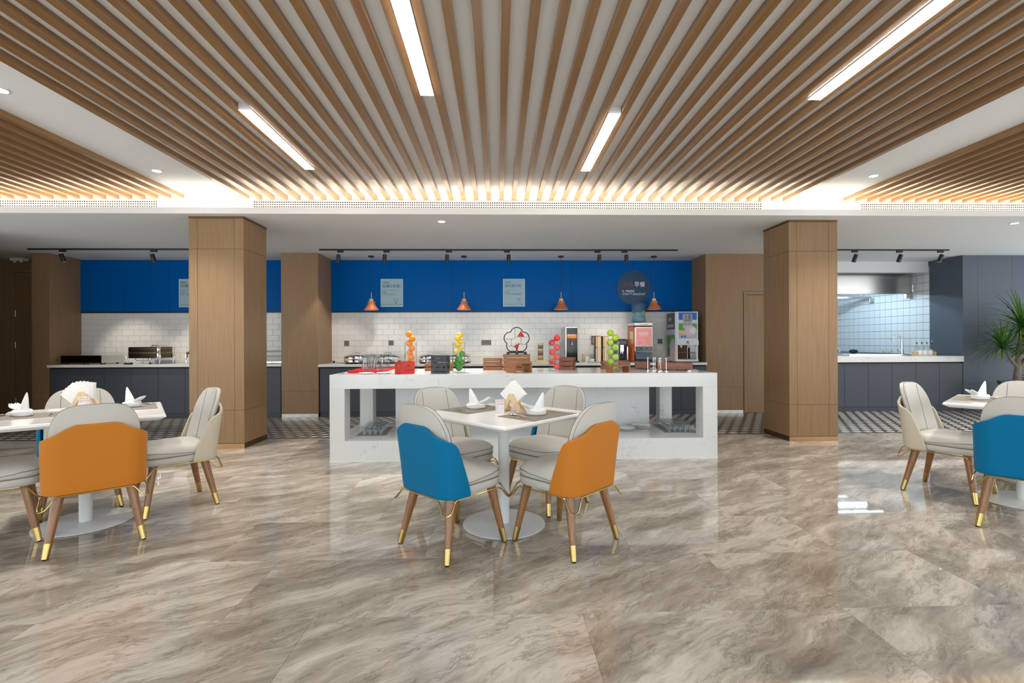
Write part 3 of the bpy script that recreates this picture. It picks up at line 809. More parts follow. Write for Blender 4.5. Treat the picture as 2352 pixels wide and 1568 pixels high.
# ================================================================== TABLES
def make_table(loc, rz, side, label):
    t = thing('dining_table', label, 'table', (loc[0], loc[1], 0), rz, 'white pedestal dining tables')
    h = side / 2
    bm = bm_new()
    prof = [(h - 0.035, 0.712), (h, 0.732), (h, 0.744), (h - 0.006, 0.75)]
    rings = []
    for r, z in prof: rings.append([(r, r, z), (-r, r, z), (-r, -r, z), (r, -r, z)])
    vs = add_grid(bm, rings, True)
    bm.faces.new(list(reversed(vs[0]))); bm.faces.new(vs[-1])
    bmesh.ops.recalc_face_normals(bm, faces=list(bm.faces))
    obj('tabletop', bm, 'tabletop', t)
    obj('pole', add_tube(bm_new(), [(0, 0, 0.0135), (0, 0, 0.7115)], 0.037, 28), 'tablemetal', t, True)
    obj('base_plate', add_lathe(bm_new(), [(0, 0.0005), (0.27, 0.0005), (0.276, 0.004), (0.276, 0.007), (0.268, 0.0105), (0.05, 0.013), (0, 0.013)], 64), 'tablemetal', t, True, 60)
    return t
TC = (0.035, 3.285)
make_table(TC, R(45), 0.82, 'square white pedestal table in front of the white island')
TL = (-2.83, 3.425)
make_table(TL, R(36), 0.87, 'square white pedestal table laid with a fanned napkin holder')
TR = (3.97, 3.58)
make_table(TR, R(40), 0.82, 'square white pedestal table in front of the kitchen and plant')

# ================================================================== CHAIRS
def make_chair(name, shell_mat, inner_mat, label, group):
    c = thing(name, label, 'chair', (0, 0, 0), 0, group)
    # legs with brass caps
    for sx in (-1, 1):
        for ty, fy in ((0.165, 0.225), (-0.150, -0.225)):
            top = Vector((sx * 0.165, ty, 0.352)); ft = Vector((sx * 0.224, fy, 0.0))
            at = lambda z: top + (ft - top) * ((0.352 - z) / 0.352)
            rad = lambda z: 0.0158 + (0.0290 - 0.0158) * z / 0.352
            lg = obj('leg', add_tube(bm_new(), [at(0.3515), at(0.2), at(0.0865)], [rad(0.3515), rad(0.2), rad(0.0865)], 20), 'leg', c, True, 60)
            obj('brass_cap', add_tube(bm_new(), [at(0.0868), at(0.006)], [rad(0.0868) + 0.0008, rad(0.006) + 0.0008], 20), 'brass', lg, True, 60)
            obj('foot_glide', add_lathe(bm_new(), [(0, 0.0002), (0.011, 0.0002), (0.012, 0.0058), (0, 0.0058)], 14, T(ft.x, ft.y, 0)), 'black', lg)
    # seat base band and cushion (superellipse outline)
    def outline(k, n=48, ex=0.42):
        pts = []
        for i in range(n):
            a_ = 2 * PI * i / n; cx, sy = math.cos(a_), math.sin(a_)
            x = 0.221 * k * math.copysign(abs(cx) ** ex, cx); y = 0.024 + 0.216 * k * math.copysign(abs(sy) ** ex, sy)
            x *= 1.0 - 0.02 * (y / 0.24)
            pts.append((x, y))
        return pts
    def rings_of(prof):
        return [[(x, y, z) for x, y in outline(k)] for k, z in prof]
    bm = bm_new(); vs = add_grid(bm, rings_of([(0.90, 0.352), (0.975, 0.354), (1.0, 0.362), (1.0, 0.398), (0.985, 0.403)]), True)
    bm.faces.new(list(reversed(vs[0]))); bm.faces.new(vs[-1])
    obj('seat_base', bm, inner_mat, c, True, 40)
    bm = bm_new(); vs = add_grid(bm, rings_of([(0.97, 0.4035), (1.005, 0.409), (1.015, 0.425), (1.0, 0.442), (0.965, 0.457), (0.90, 0.470), (0.78, 0.481), (0.58, 0.489), (0.32, 0.493)]), True)
    bm.faces.new(list(reversed(vs[0]))); bm.faces.new(vs[-1])
    cu_ = obj('seat_cushion', bm, inner_mat, c, True, 60)
    bm = bm_new(); add_tube(bm, [(x, y, 0.4035) for x, y in outline(0.998)], 0.0028, 6, True)
    front = [(x, y) for x, y in outline(1.012) if y > -0.10]
    arc = sorted(front, key=lambda p: math.atan2(p[0], p[1] + 0.1))
    n_ = len(arc); sp = []
    for i, (x, y) in enumerate(arc):
        u = i / (n_ - 1); z = 0.412 + 0.030 * min(1.0, math.sin(PI * u) * 2.2)
        sp.append((x, y, z))
    add_tube(bm, sp, 0.0022, 6)
    obj('piping', bm, 'piping', cu_, True)
    # outer shell
    Wb, rc, yb, yf = 0.246, 0.105, -0.238, -0.060
    L1 = Wb - rc; L2 = PI / 2 * rc; L3 = (yf - (yb + rc)); L = L1 + L2 + L3
    def plan(s):
        if s <= L1: return Vector((s, yb)), Vector((0, -1))
        if s <= L1 + L2:
            a_ = (s - L1) / rc
            return Vector((L1 + rc * math.sin(a_), yb + rc - rc * math.cos(a_))), Vector((math.sin(a_), -math.cos(a_)))
        return Vector((Wb, yb + rc + (s - L1 - L2))), Vector((1, 0))
    def sst(a_, b_, v):
        v = min(1, max(0, (v - a_) / (b_ - a_))); return v * v * (3 - 2 * v)
    def ztop(s): return 0.756 - 0.060 * sst(0.075, 0.22, s) - 0.022 * sst(0.20, 0.27, s)
    def smax(v): return L - 0.075 * v ** 1.2 - 0.030 * sst(0.86, 1.0, v) ** 2
    zb = 0.350; NV, NS = 14, 22
    rows_o, rows_i = [], []
    def pt(sg, f, v, off):
        s = f * smax(v); p, n = plan(s); z = zb + v * (ztop(s) - zb)
        lean = 0.050 * ((z - zb) / 0.4) ** 1.2
        p = p - n * off
        roundb = 0.003 * (1 - min(1, v / 0.12)) ** 2
        p = p - n * roundb
        return (sg * p.x * (1 + 0.02 * v), p.y - lean, z)
    def mk(off):
        rows = []
        for j in range(NV + 1):
            v = j / NV
            row = [pt(-1, i / NS, v, off) for i in range(NS, 0, -1)] + [pt(1, i / NS, v, off) for i in range(0, NS + 1)]
            rows.append(row)
        return rows
    bm = bm_new(); vo = add_grid(bm, mk(0.0)); vi = add_grid(bm, mk(0.020))
    def bridge(a_, b_):
        for i in range(len(a_) - 1): bm.faces.new((a_[i], a_[i + 1], b_[i + 1], b_[i]))
    bridge(vo[0], vi[0]); bridge(vo[-1], vi[-1])
    bridge([r[0] for r in vo], [r[0] for r in vi]); bridge([r[-1] for r in vo], [r[-1] for r in vi])
    bmesh.ops.recalc_face_normals(bm, faces=list(bm.faces))
    sh = obj('back_shell', bm, shell_mat, c, True, 80)
    md = sh.modifiers.new('b', 'BEVEL'); md.width = 0.007; md.segments = 3; md.limit_method = 'ANGLE'; md.angle_limit = R(50)
    # inner backrest cushion
    w0, zs0, zs1, zt = 0.212, 0.44, 0.685, 0.868
    def ybk(x, z): return -0.186 - 0.072 * ((z - 0.44) / 0.42) + (0.070 - 0.030 * min(1, (z - 0.44) / 0.36)) * (abs(x) / w0) ** 2.6
    zr = [(zs0 + (zs1 - zs0) * i / 7, w0) for i in range(8)]
    for i in range(1, 10):
        th = R(86) * i / 9
        zr.append((zs1 + (zt - zs1) * math.sin(th), w0 * math.cos(th) ** 0.52))
    NX = 16
    def bk(off):
        out = []
        for z, wd in zr:
            out.append([(wd * (2 * i / NX - 1) * (1.0 - 0.04 * (z - 0.44)), ybk(wd * (2 * i / NX - 1), z) - off, z) for i in range(NX + 1)])
        return out
    bm = bm_new(); f_ = add_grid(bm, bk(0.0)); b_ = add_grid(bm, bk(0.034))
    def bridge2(a1, b1):
        for i in range(len(a1) - 1): bm.faces.new((a1[i], a1[i + 1], b1[i + 1], b1[i]))
    bridge2(f_[0], b_[0]); bridge2(f_[-1], b_[-1]); bridge2([r[0] for r in f_], [r[0] for r in b_]); bridge2([r[-1] for r in f_], [r[-1] for r in b_])
    bmesh.ops.recalc_face_normals(bm, faces=list(bm.faces))
    bk_ = obj('backrest', bm, inner_mat, c, True, 80)
    md = bk_.modifiers.new('b', 'BEVEL'); md.width = 0.012; md.segments = 3; md.limit_method = 'ANGLE'; md.angle_limit = R(50)
    bm = bm_new()
    edge = [(wd, ybk(wd, z) - 0.004, z) for z, wd in zr]
    add_tube(bm, [(-x * (1.0 - 0.04 * (z - 0.44)), y, z) for x, y, z in edge] + [(x * (1.0 - 0.04 * (z - 0.44)), y, z) for x, y, z in reversed(edge)], 0.0022, 6)
    add_tube(bm, [(-x * (1.0 - 0.04 * (z - 0.44)), y - 0.027, z) for x, y, z in edge[3:]] + [(x * (1.0 - 0.04 * (z - 0.44)), y - 0.027, z) for x, y, z in reversed(edge[3:])], 0.0020, 6)
    for sx in (-1, 1):
        pts = []
        for i in range(13):
            z = zs0 + (0.845 - zs0) * i / 12; x = 0.126 - 0.012 * (i / 12) ** 2
            pts.append((sx * x, ybk(x, z) + 0.0005, z))
        add_tube(bm, pts, 0.0021, 6)
    obj('piping', bm, 'piping', bk_, True)
    # brass frame rod with a drooping loop at every corner
    base = [(0.232, 0.140, 0.3475), (0.238, 0.160, 0.340), (0.244, 0.178, 0.318), (0.250, 0.198, 0.288), (0.254, 0.218, 0.270), (0.250, 0.238, 0.262), (0.238, 0.250, 0.262),
            (0.218, 0.254, 0.270), (0.198, 0.250, 0.288), (0.178, 0.244, 0.318), (0.160, 0.238, 0.340), (0.140, 0.232, 0.3475)]
    base = [(0.236 + (x - 0.236) * 0.8 + 0.004, 0.236 + (y - 0.236) * 0.8 + 0.004, 0.3475 + (z - 0.3475) * 0.8) for x, y, z in base]
    loop = list(base)
    loop += [(-x, y, z) for x, y, z in reversed(base)]
    loop += [(-x, -y, z) for x, y, z in base]
    loop += [(x, -y, z) for x, y, z in reversed(base)]
    obj('brass_rod', add_tube(bm_new(), loop, 0.0045, 8, True), 'brass', c, True)
    return c
CB = make_chair('dining_chair', 'leather_blue', 'leather', 'x', 'x')
CO = make_chair('dining_chair', 'leather_orange', 'leather', 'x', 'x')
CE = make_chair('dining_chair', 'leather_beige', 'leather', 'x', 'x')
used = set()
def chair(proto, x, y, facing, label, group):
    rz = R(facing) - PI / 2
    if proto in used: return dup(proto, (x, y, 0), rz, label, group)
    used.add(proto)
    proto.location = (x, y, 0); proto.rotation_euler = (0, 0, rz); proto['label'] = label; proto['group'] = group
    return proto
G1, G2, G3 = 'chairs around the centre table', 'chairs around the fanned-napkin table', 'chairs around the plant-side table'
chair(CB, -0.283, 2.990, 45, 'chair with blue leather back shell and brass-tipped legs at the centre table', G1)
chair(CO, 0.415, 3.010, 135, 'chair with orange leather back shell beside the blue-backed one at the centre table', G1)
chair(CE, -0.325, 3.660, -45, 'pale leather chair between the centre table and the island, behind the blue-backed chair', G1)
chair(CB, 0.360, 3.715, -137, 'pale leather chair with a blue shell edge between the centre table and the island', G1)
chair(CO, -2.536, 3.146, 129.3, 'chair with wide orange leather back shell at the fanned-napkin table', G2)
chair(CE, -2.457, 3.772, -134.4, 'beige leather chair pulled up before the wood column by the dishes', G2)
chair(CB, -3.150, 3.775, -50, 'pale leather chair with a blue shell edge on the counter side of the fanned-napkin table', G2)
chair(CO, -3.165, 3.120, 42, 'pale leather chair with orange shell on the alcove side of the fanned-napkin table', G2)
chair(CB, 3.458, 3.095, 42, 'chair with blue leather back shell at the plant-side table', G3)
chair(CE, 3.610, 3.815, -60, 'beige leather chair standing side-on between the kitchen-side wood column and the table', G3)
chair(CE, 4.335, 3.890, -140, 'beige leather chair of the plant-side table beside the plant pot', G3)
# ================================================================== TABLE SETTINGS
TZ = 0.7502
def placemat(x, y, rz, label, L=0.43, D=0.30):
    o = obj('placemat', add_box(bm_new(), -L / 2, L / 2, -D / 2, D / 2, 0.0, 0.0025), 'mat')
    o.location = (x, y, TZ); o.rotation_euler = (0, 0, rz)
    return tag(o, label, 'placemat', 'taupe placemats')
def napkin(x, y, z, rz, label, h=0.15, lean=0.03):
    t = thing('folded_napkin', label, 'napkin', (x, y, z), rz, 'white folded cloth napkins')
    bm = bm_new(); n = 28; rows = []
    for k, zz in ((0.80, 0.0005), (0.95, 0.006), (1.0, 0.016), (0.96, 0.024), (1.02, 0.028), (0.94, 0.036), (0.70, 0.040), (0.35, 0.038)):
        rows.append([(0.066 * k * math.cos(2 * PI * i / n) * (1 + 0.05 * math.sin(5 * 2 * PI * i / n)), 0.048 * k * math.sin(2 * PI * i / n) * (1 + 0.06 * math.cos(3 * 2 * PI * i / n)), zz + (0.004 * math.sin(3 * 2 * PI * i / n + zz * 90) if zz > 0.004 else 0)) for i in range(n)])
    vs = add_grid(bm, rows, True); bm.faces.new(list(reversed(vs[0]))); bm.faces.new(vs[-1])
    obj('wrap', bm, 'cloth', t, True, 70)
    bm = bm_new(); rows = []
    for i in range(9):
        u = i / 8; wd = 0.037 * (1 - u) ** 0.8 + 0.004; zz = 0.030 + h * u
        cx = 0.012 + lean * u
        ring = []
        for k in range(16):
            a_ = 2 * PI * k / 16
            ring.append((cx + wd * math.cos(a_) * (0.9 if math.cos(a_) > 0 else 1.0), wd * 0.55 * math.sin(a_) * (1 + 0.30 * math.sin(4 * a_ + 1.5 * u)), zz))
        rows.append(ring)
    vs = add_grid(bm, rows, True); bm.faces.new(list(reversed(vs[0]))); bm.faces.new(vs[-1])
    obj('sail', bm, 'cloth', t, True, 60)
    for sgn, ln in ((0.35, 0.075), (-0.5, 0.062)):
        bm = bm_new(); rows = []
        for i in range(8):
            u = i / 7; wd = 0.026 * math.sin(PI * (0.12 + 0.86 * u)) + 0.002
            px = -0.025 - ln * u; pz = 0.030 + 0.042 * u ** 1.5
            rows.append([(px, sgn * 0.045 * u + s_ * wd, pz + abs(s_) * 0.020 * (1 - u * 0.5)) for s_ in (-1, -0.5, 0, 0.5, 1)])
        add_grid(bm, rows)
        o = obj('petal_fold', bm, 'cloth', t, True, 80); md = o.modifiers.new('s', 'SOLIDIFY'); md.thickness = 0.004
    return t
def spoon(x, y, z, rz, label):
    bm = bm_new(); sphere(bm, (0.075, 0, 0.0065), 0.022, 16, 8, 1.45, 0.9, 0.27)
    add_tube(bm, [(0.048, 0, 0.006), (0.0, 0, 0.009), (-0.06, 0, 0.006), (-0.085, 0, 0.0045)], [0.0028, 0.0022, 0.003, 0.0042], 8)
    o = obj('spoon', bm, 'chrome', None, True); o.location = (x, y, z); o.rotation_euler = (0, 0, rz)
    return tag(o, label, 'spoon', 'steel spoons')
def fork(x, y, z, rz, label):
    bm = bm_new()
    add_prism(bm, [(-0.09, -0.004), (-0.02, -0.0022), (0.03, -0.0022), (0.045, -0.010), (0.055, -0.011), (0.055, 0.011), (0.045, 0.010), (0.03, 0.0022), (-0.02, 0.0022), (-0.09, 0.004)], 0.0008, 0.0030)
    for k in range(4): add_box(bm, 0.054, 0.092, -0.0105 + k * 0.006, -0.0075 + k * 0.006, 0.001, 0.0030)
    o = obj('fork', bm, 'chrome'); o.location = (x, y, z); o.rotation_euler = (0, 0, rz)
    return tag(o, label, 'fork', 'steel forks')
def knife(x, y, z, rz, label):
    bm = bm_new()
    add_prism(bm, [(-0.10, -0.005), (-0.005, -0.005), (0.0, -0.008), (0.095, -0.008), (0.105, 0.004), (0.0, 0.004), (-0.10, 0.005)], 0.0006, 0.0036)
    o = obj('knife', bm, 'chrome'); o.location = (x, y, z); o.rotation_euler = (0, 0, rz)
    return tag(o, label, 'knife', 'steel knives')
def setting(mx, my, rz, who, nap_rz, has=('spoon', 'knife', 'fork'), L=0.43, nh=0.112):
    placemat(mx, my, rz, 'taupe woven placemat ' + who, L)
    f = Vector((math.cos(rz), math.sin(rz), 0)); n = Vector((-math.sin(rz), math.cos(rz), 0))
    z = TZ + 0.0028
    p = Vector((mx, my, 0))
    q = p - f * 0.01
    napkin(q.x, q.y, z, nap_rz, 'white cloth napkin folded into a sail ' + who, nh)
    if 'spoon' in has:
        a_ = p - f * 0.14 + n * 0.03; spoon(a_.x, a_.y, z, rz + R(78), 'steel spoon beside the folded napkin ' + who)
    if 'fork' in has:
        a_ = p - f * 0.175 - n * 0.03; fork(a_.x, a_.y, z, rz + R(98), 'steel fork at the end of the placemat ' + who)
    if 'knife' in has:
        a_ = p + f * 0.13; knife(a_.x, a_.y, z, rz + R(88), 'inner steel knife beside the folded napkin ' + who)
        a_ = p + f * 0.165; knife(a_.x, a_.y, z, rz + R(92), 'outer steel knife beside the folded napkin ' + who)
setting(0.255, 3.150, R(46), 'before the orange-backed centre chair', R(10), L=0.44)
setting(-0.165, 3.455, R(-134), 'on the island side of the centre table', R(180), L=0.40)
setting(-3.10, 3.285, R(36), 'on the fanned-napkin table', R(-20), L=0.42, nh=0.125)
setting(-2.72, 3.70, R(-54), 'before the beige chair by the column', R(170), L=0.40, nh=0.115)
setting(3.82, 3.76, R(40), 'on the plant-side table', R(0), has=('knife',), L=0.40, nh=0.115)
# wooden napkin holder on the centre table
def holder(x, y, rz, label, fan, nlabel):
    t = thing('napkin_holder', label, 'napkin holder', (x, y, TZ), rz, 'pine napkin holders')
    for sy in (-1, 1):
        bm = bm_new()
        yb_ = sy * 0.040
        for sx in (-1, 1):
            tt = bmesh.new()
            P = [(sx * 0.075, 0.0), (sx * 0.048, 0.0), (sx * 0.0, 0.088), (0.0, 0.122), (sx * 0.012, 0.122)]
            lo_ = [tt.verts.new((px, yb_ - 0.011, pz)) for px, pz in P]; hi_ = [tt.verts.new((px, yb_ + 0.011, pz)) for px, pz in P]
            tt.faces.new(lo_); tt.faces.new(list(reversed(hi_)))
            for i in range(5): tt.faces.new((lo_[i], lo_[(i + 1) % 5], hi_[(i + 1) % 5], hi_[i]))
            bmesh.ops.recalc_face_normals(tt, faces=list(tt.faces)); merge(bm, tt)
        obj('side_frame', bm, 'pine', t)
    for sx in (-1, 1):
        obj('cross_rail', add_box(bm_new(), sx * 0.052 - 0.006, sx * 0.052 + 0.006, -0.0288, 0.0288, 0.002, 0.016), 'pine', t)
    ns = thing('paper_napkin_stack', nlabel, 'paper napkins', (x, y, TZ + 0.0), rz, 'paper napkin stacks')
    n = 12
    for i in range(n):
        m_ = (Matrix.Translation((0, -0.026 + i * 0.0046, 0.118)) @ Matrix.Rotation(R(45 if not fan else 0), 4, 'Y'))
        if fan:
            m_ = Matrix.Translation((-0.010 + 0.0, -0.026 + i * 0.0046, 0.060)) @ Matrix.Rotation(R(-52 * (1 - min(1, i / 6.0)) ** 1.2 + 4), 4, 'Y') @ Matrix.Translation((0, 0, 0.068))
        s_ = 0.064 if not fan else 0.060
        bm = bm_new(); add_box(bm, -s_, s_, -0.0018, 0.0018, -s_, s_, 0, m_)
        obj('paper_napkin', bm, 'paper', ns)
holder(0.105, 3.335, R(-28), 'pine A-frame napkin holder on the centre table', False, 'square white paper napkins stood on one corner on the centre table')
holder(-3.05, 3.69, R(6), 'pine A-frame napkin holder carrying the fanned paper napkins', True, 'white paper napkins fanned out in the pine holder')
def toothpicks(x, y, rz, label):
    t = thing('toothpick_cup', label, 'toothpick cup', (x, y, TZ), rz, 'white toothpick cups')
    bm = bm_new()
    for a_ in ((-0.023, -0.019, -0.023, 0.023), (0.019, 0.023, -0.023, 0.023), (-0.019, 0.019, -0.023, -0.019), (-0.019, 0.019, 0.019, 0.023)):
        add_box(bm, a_[0], a_[1], a_[2], a_[3], 0.0, 0.056)
    add_box(bm, -0.019, 0.019, -0.019, 0.019, 0.0, 0.006)
    obj('cup', bm, 'porcelain', t)
    for i in range(9):
        a_ = (i % 3 - 1) * 0.010; b_ = (i // 3 - 1) * 0.010
        bm = bm_new(); add_box(bm, -0.0042, 0.0042, -0.0012, 0.0012, 0.0, 0.085, 0, T(a_, b_, 0.0065) @ Matrix.Rotation(R(a_ * 900), 4, 'Y') @ Matrix.Rotation(R(-b_ * 700), 4, 'X'))
        p = obj('paper_sleeve', bm, 'paper', t)
        bm = bm_new()
        for zz in (0.056, 0.072): add_box(bm, -0.0030, 0.0030, -0.0017, -0.00125, zz, zz + 0.004, 0, T(a_, b_, 0.0065) @ Matrix.Rotation(R(a_ * 900), 4, 'Y') @ Matrix.Rotation(R(-b_ * 700), 4, 'X'))
        obj('red_mark', bm, 'salmon', p)
toothpicks(0.010, 3.244, R(20), 'white square toothpick cup with paper-wrapped picks on the centre table')
toothpicks(-2.985, 3.60, R(10), 'white toothpick cup before the fanned paper napkins')

# ================================================================== ON THE ISLAND
def place(o, x, y, z, rz=0.0):
    o.location = (x, y, z); o.rotation_euler = (0, 0, rz); return o
def slat_crate(x, y, z, w_, d, h, n, rz, label, mat='acacia', gap=0.014):
    t = thing('wooden_crate', label, 'crate', (x, y, z), rz, 'slatted wooden crates on the island')
    sh = (h - gap * (n - 1)) / n
    for k in range(n):
        z0 = k * (sh + gap)
        for ya in (-d / 2, d / 2 - 0.010): obj('slat', add_box(bm_new(), -w_ / 2, w_ / 2, ya, ya + 0.010, z0, z0 + sh, 0.0012), mat, t)
        for xa in (-w_ / 2, w_ / 2 - 0.010): obj('slat', add_box(bm_new(), xa, xa + 0.010, -d / 2 + 0.0105, d / 2 - 0.0105, z0, z0 + sh, 0.0012), mat, t)
    for xa in (-w_ / 2 + 0.0105, w_ / 2 - 0.0305):
        for ya in (-d / 2 + 0.0105, d / 2 - 0.0305): obj('corner_post', add_box(bm_new(), xa, xa + 0.02, ya, ya + 0.02, 0.0, h - 0.002), mat, t)
    obj('base_board', add_box(bm_new(), -w_ / 2 + 0.031, w_ / 2 - 0.031, -d / 2 + 0.0105, d / 2 - 0.0105, 0.004, 0.012), mat, t)
    return t
def slotted_box(x, y, z, w_, d, h, rz, slots_f, slots_s, mat, label, group=None):
    t = thing('slotted_box', label, 'box', (x, y, z), rz, group)
    def face(L, slots, m_):
        bm = bm_new()
        xs_ = sorted({-L / 2, L / 2} | {s_[0] for s_ in slots} | {s_[1] for s_ in slots})
        zs_ = sorted({0.0, h} | {s_[2] for s_ in slots} | {s_[3] for s_ in slots})
        for xa, xb in zip(xs_, xs_[1:]):
            for za, zb in zip(zs_, zs_[1:]):
                cx, cz = (xa + xb) / 2, (za + zb) / 2
                if any(s_[0] < cx < s_[1] and s_[2] < cz < s_[3] for s_ in slots): continue
                add_box(bm, xa, xb, 0, 0.009, za, zb, 0, m_)
        bmesh.ops.remove_doubles(bm, verts=list(bm.verts), dist=1e-5)
        obj('side_panel', bm, mat, t)
    face(w_, slots_f, T(0, -d / 2, 0)); face(w_, slots_f, T(0, d / 2 - 0.009, 0))
    face(d - 0.019, slots_s, T(-w_ / 2, 0, 0, R(-90))); face(d - 0.019, slots_s, T(w_ / 2 - 0.009, 0, 0, R(-90)))
    obj('base_board', add_box(bm_new(), -w_ / 2 + 0.0095, w_ / 2 - 0.0095, -d / 2 + 0.0095, d / 2 - 0.0095, 0.002, 0.010), mat, t)
    return t
slotted_box(-0.985, 5.175, IZ, 0.165, 0.13, 0.128, R(38), [(-0.055, 0.060, 0.082, 0.092), (-0.035, 0.08, 0.036, 0.044)], [(-0.05, 0.045, 0.082, 0.092), (-0.055, 0.02, 0.036, 0.044)], 'red', 'red slotted wooden box between the plates and the charcoal box')
slotted_box(-0.615, 5.215, IZ, 0.170, 0.13, 0.190, R(-8), [(-0.075, 0.030, 0.152, 0.162), (-0.055, 0.085, 0.110, 0.118), (-0.085, -0.065, 0.055, 0.078), (0.045, 0.065, 0.055, 0.078), (-0.035, 0.010, 0.062, 0.070), (-0.055, 0.085, 0.020, 0.027)], [(-0.05, 0.05, 0.110, 0.118), (-0.05, 0.05, 0.055, 0.066)], 'darkcrate', 'charcoal slotted wooden box between the orange and lemon vases')
slat_crate(-0.690, 5.720, IZ, 0.315, 0.17, 0.090, 2, R(2), 'low brown slatted crate behind the charcoal box')
slat_crate(-0.065, 5.780, IZ, 0.228, 0.17, 0.140, 3, R(2), 'brown slatted crate beside the crate under the plum-shaped stand')
slat_crate(0.215, 5.640, IZ, 0.310, 0.19, 0.186, 4, R(-3), 'brown slatted crate carrying the plum-shaped stand')
slat_crate(0.815, 5.720, IZ, 0.165, 0.15, 0.146, 3, R(-22), 'small dark brown slatted crate beside the red apple vase', 'redbrown')
slat_crate(1.420, 5.880, IZ, 0.330, 0.15, 0.090, 2, R(0), 'low brown slatted crate behind the green apple vase')
def riser(x, y, w_, d, h, rz, label):
    t = thing('wooden_riser', label, 'riser', (x, y, IZ), rz, 'bridge-shaped wooden risers')
    obj('end_board', add_box(bm_new(), -w_ / 2, -w_ / 2 + 0.020, -d / 2, d / 2, 0.0, h - 0.0155, 0.001), 'acacia', t)
    obj('end_board', add_box(bm_new(), w_ / 2 - 0.020, w_ / 2, -d / 2, d / 2, 0.0, h - 0.0155, 0.001), 'acacia', t)
    obj('top_board', add_box(bm_new(), -w_ / 2, w_ / 2, -d / 2, d / 2, h - 0.015, h, 0.001), 'acacia', t)
riser(0.225, 5.275, 0.230, 0.17, 0.113, R(33), 'bridge-shaped wooden riser in front of the plum-shaped stand')
riser(1.290, 5.205, 0.240, 0.11, 0.080, R(26), 'low bridge-shaped wooden riser in front of the green apple vase')
# flat wooden boxes at the right end
t = thing('wooden_box', 'flat reddish wooden box with pale knob before the yogurt dispenser', 'box', (2.02, 5.56, IZ), R(-14))
obj('body', add_box(bm_new(), -0.19, 0.19, -0.12, 0.12, 0.012, 0.085, 0.002), 'redbrown', t)
obj('knob', add_lathe(bm_new(), [(0, 0.0855), (0.018, 0.0855), (0.018, 0.090), (0, 0.091)], 16, T(-0.12, -0.03, 0)), 'pine', t, True)
for sx in (-0.15, 0.05, 0.15):
    for sy in (-0.09, 0.09): obj('foot', add_box(bm_new(), sx - 0.014, sx + 0.014, sy - 0.014, sy + 0.014, 0.0, 0.0118), 'blackgloss', t)
t = thing('wooden_box', 'flat reddish wooden box behind the card-holder rods on the island', 'box', (1.745, 5.86, IZ), R(-14))
obj('body', add_box(bm_new(), -0.085, 0.085, -0.16, 0.16, 0.012, 0.083, 0.002), 'redbrown', t)
for sx in (-0.06, 0.06):
    for sy in (-0.12, 0.12): obj('foot', add_box(bm_new(), sx - 0.012, sx + 0.012, sy - 0.012, sy + 0.012, 0.0, 0.0118), 'blackgloss', t)
for i, (x, y) in enumerate(((1.700, 5.50), (1.722, 5.56), (1.738, 5.42), (1.790, 5.52), (1.815, 5.40), (1.775, 5.33), (1.842, 5.30))):
    t = thing('card_holder', 'thin steel rod card holder with ball clip and round foot on the island', 'card holder', (x, y, IZ), 0.3 * i, 'steel rod card holders')
    obj('foot', add_lathe(bm_new(), [(0, 0), (0.018, 0), (0.018, 0.006), (0.005, 0.010), (0, 0.010)], 18), 'chrome', t, True)
    obj('rod', add_tube(bm_new(), [(0, 0, 0.010), (0, 0, 0.128)], 0.0026, 8), 'chrome', t, True)
    bm = bm_new()
    for s_ in (-1, 1): sphere(bm, (s_ * 0.005, 0, 0.139), 0.0085, 12, 8, 0.55, 1, 1.25)
    obj('clip', bm, 'chrome', t, True)
o = tag(place(obj('salt_packet', add_box(bm_new(), -0.017, 0.017, -0.012, 0.012, 0, 0.017, 0.003), 'porcelain'), 2.065, 5.215, IZ, 0.1), 'small white porcelain block at the front of the flat wooden box', 'block')
o = tag(place(obj('mini_glass', add_lathe(bm_new(), [(0, 0), (0.011, 0), (0.013, 0.028), (0.0115, 0.028), (0.0095, 0.003), (0, 0.003)], 16), 'glass', None, True), 2.165, 5.29, IZ), 'tiny clear glass at the free end of the flat wooden box', 'glass')
# glass vases with fruit
fruit_me = {}
def fruit(kind, parent_loc, mat, r, label, group, rot):
    key = kind
    if key not in fruit_me:
        bm = bm_new()
        if kind in ('apple', 'green_apple'):
            prof = [(0, -0.80), (0.22, -0.92), (0.55, -0.86), (0.86, -0.45), (1.0, 0.10), (0.93, 0.52), (0.70, 0.84), (0.40, 0.93), (0.16, 0.84), (0, 0.66)]
        elif kind == 'lemon':
            prof = [(0, -1.28), (0.14, -1.20), (0.30, -1.04), (0.70, -0.78), (0.97, -0.28), (1.0, 0.15), (0.80, 0.70), (0.35, 1.05), (0.14, 1.20), (0, 1.26)]
        else:
            prof = [(math.sin(PI * i / 12) if 0 < i < 12 else 0, -math.cos(PI * i / 12) * (0.95 if kind == 'orange' else 1.04)) for i in range(13)]
        add_lathe(bm, [(a_ * r, b_ * r) for a_, b_ in prof], 22)
        me_o = obj(kind, bm, mat, None, True, 80)
        stm = obj('stem', add_tube(bm_new(), [(0, 0, r * (0.66 if 'apple' in kind else 0.9)), (0.002, 0, r * (1.08 if 'apple' in kind else 0.985))], 0.0016 if 'apple' in kind else 0.0035, 6), 'stem', me_o)
        fruit_me[key] = (me_o.data, stm.data)
        o = me_o
    else:
        o = bpy.data.objects.new(kind, fruit_me[key][0]); COL.objects.link(o)
        s_ = bpy.data.objects.new('stem', fruit_me[key][1]); COL.objects.link(s_); s_.parent = o
    o.location = parent_loc; o.rotation_euler = rot
    return tag(o, label, kind.replace('green_', '').replace('_', ' '), group)
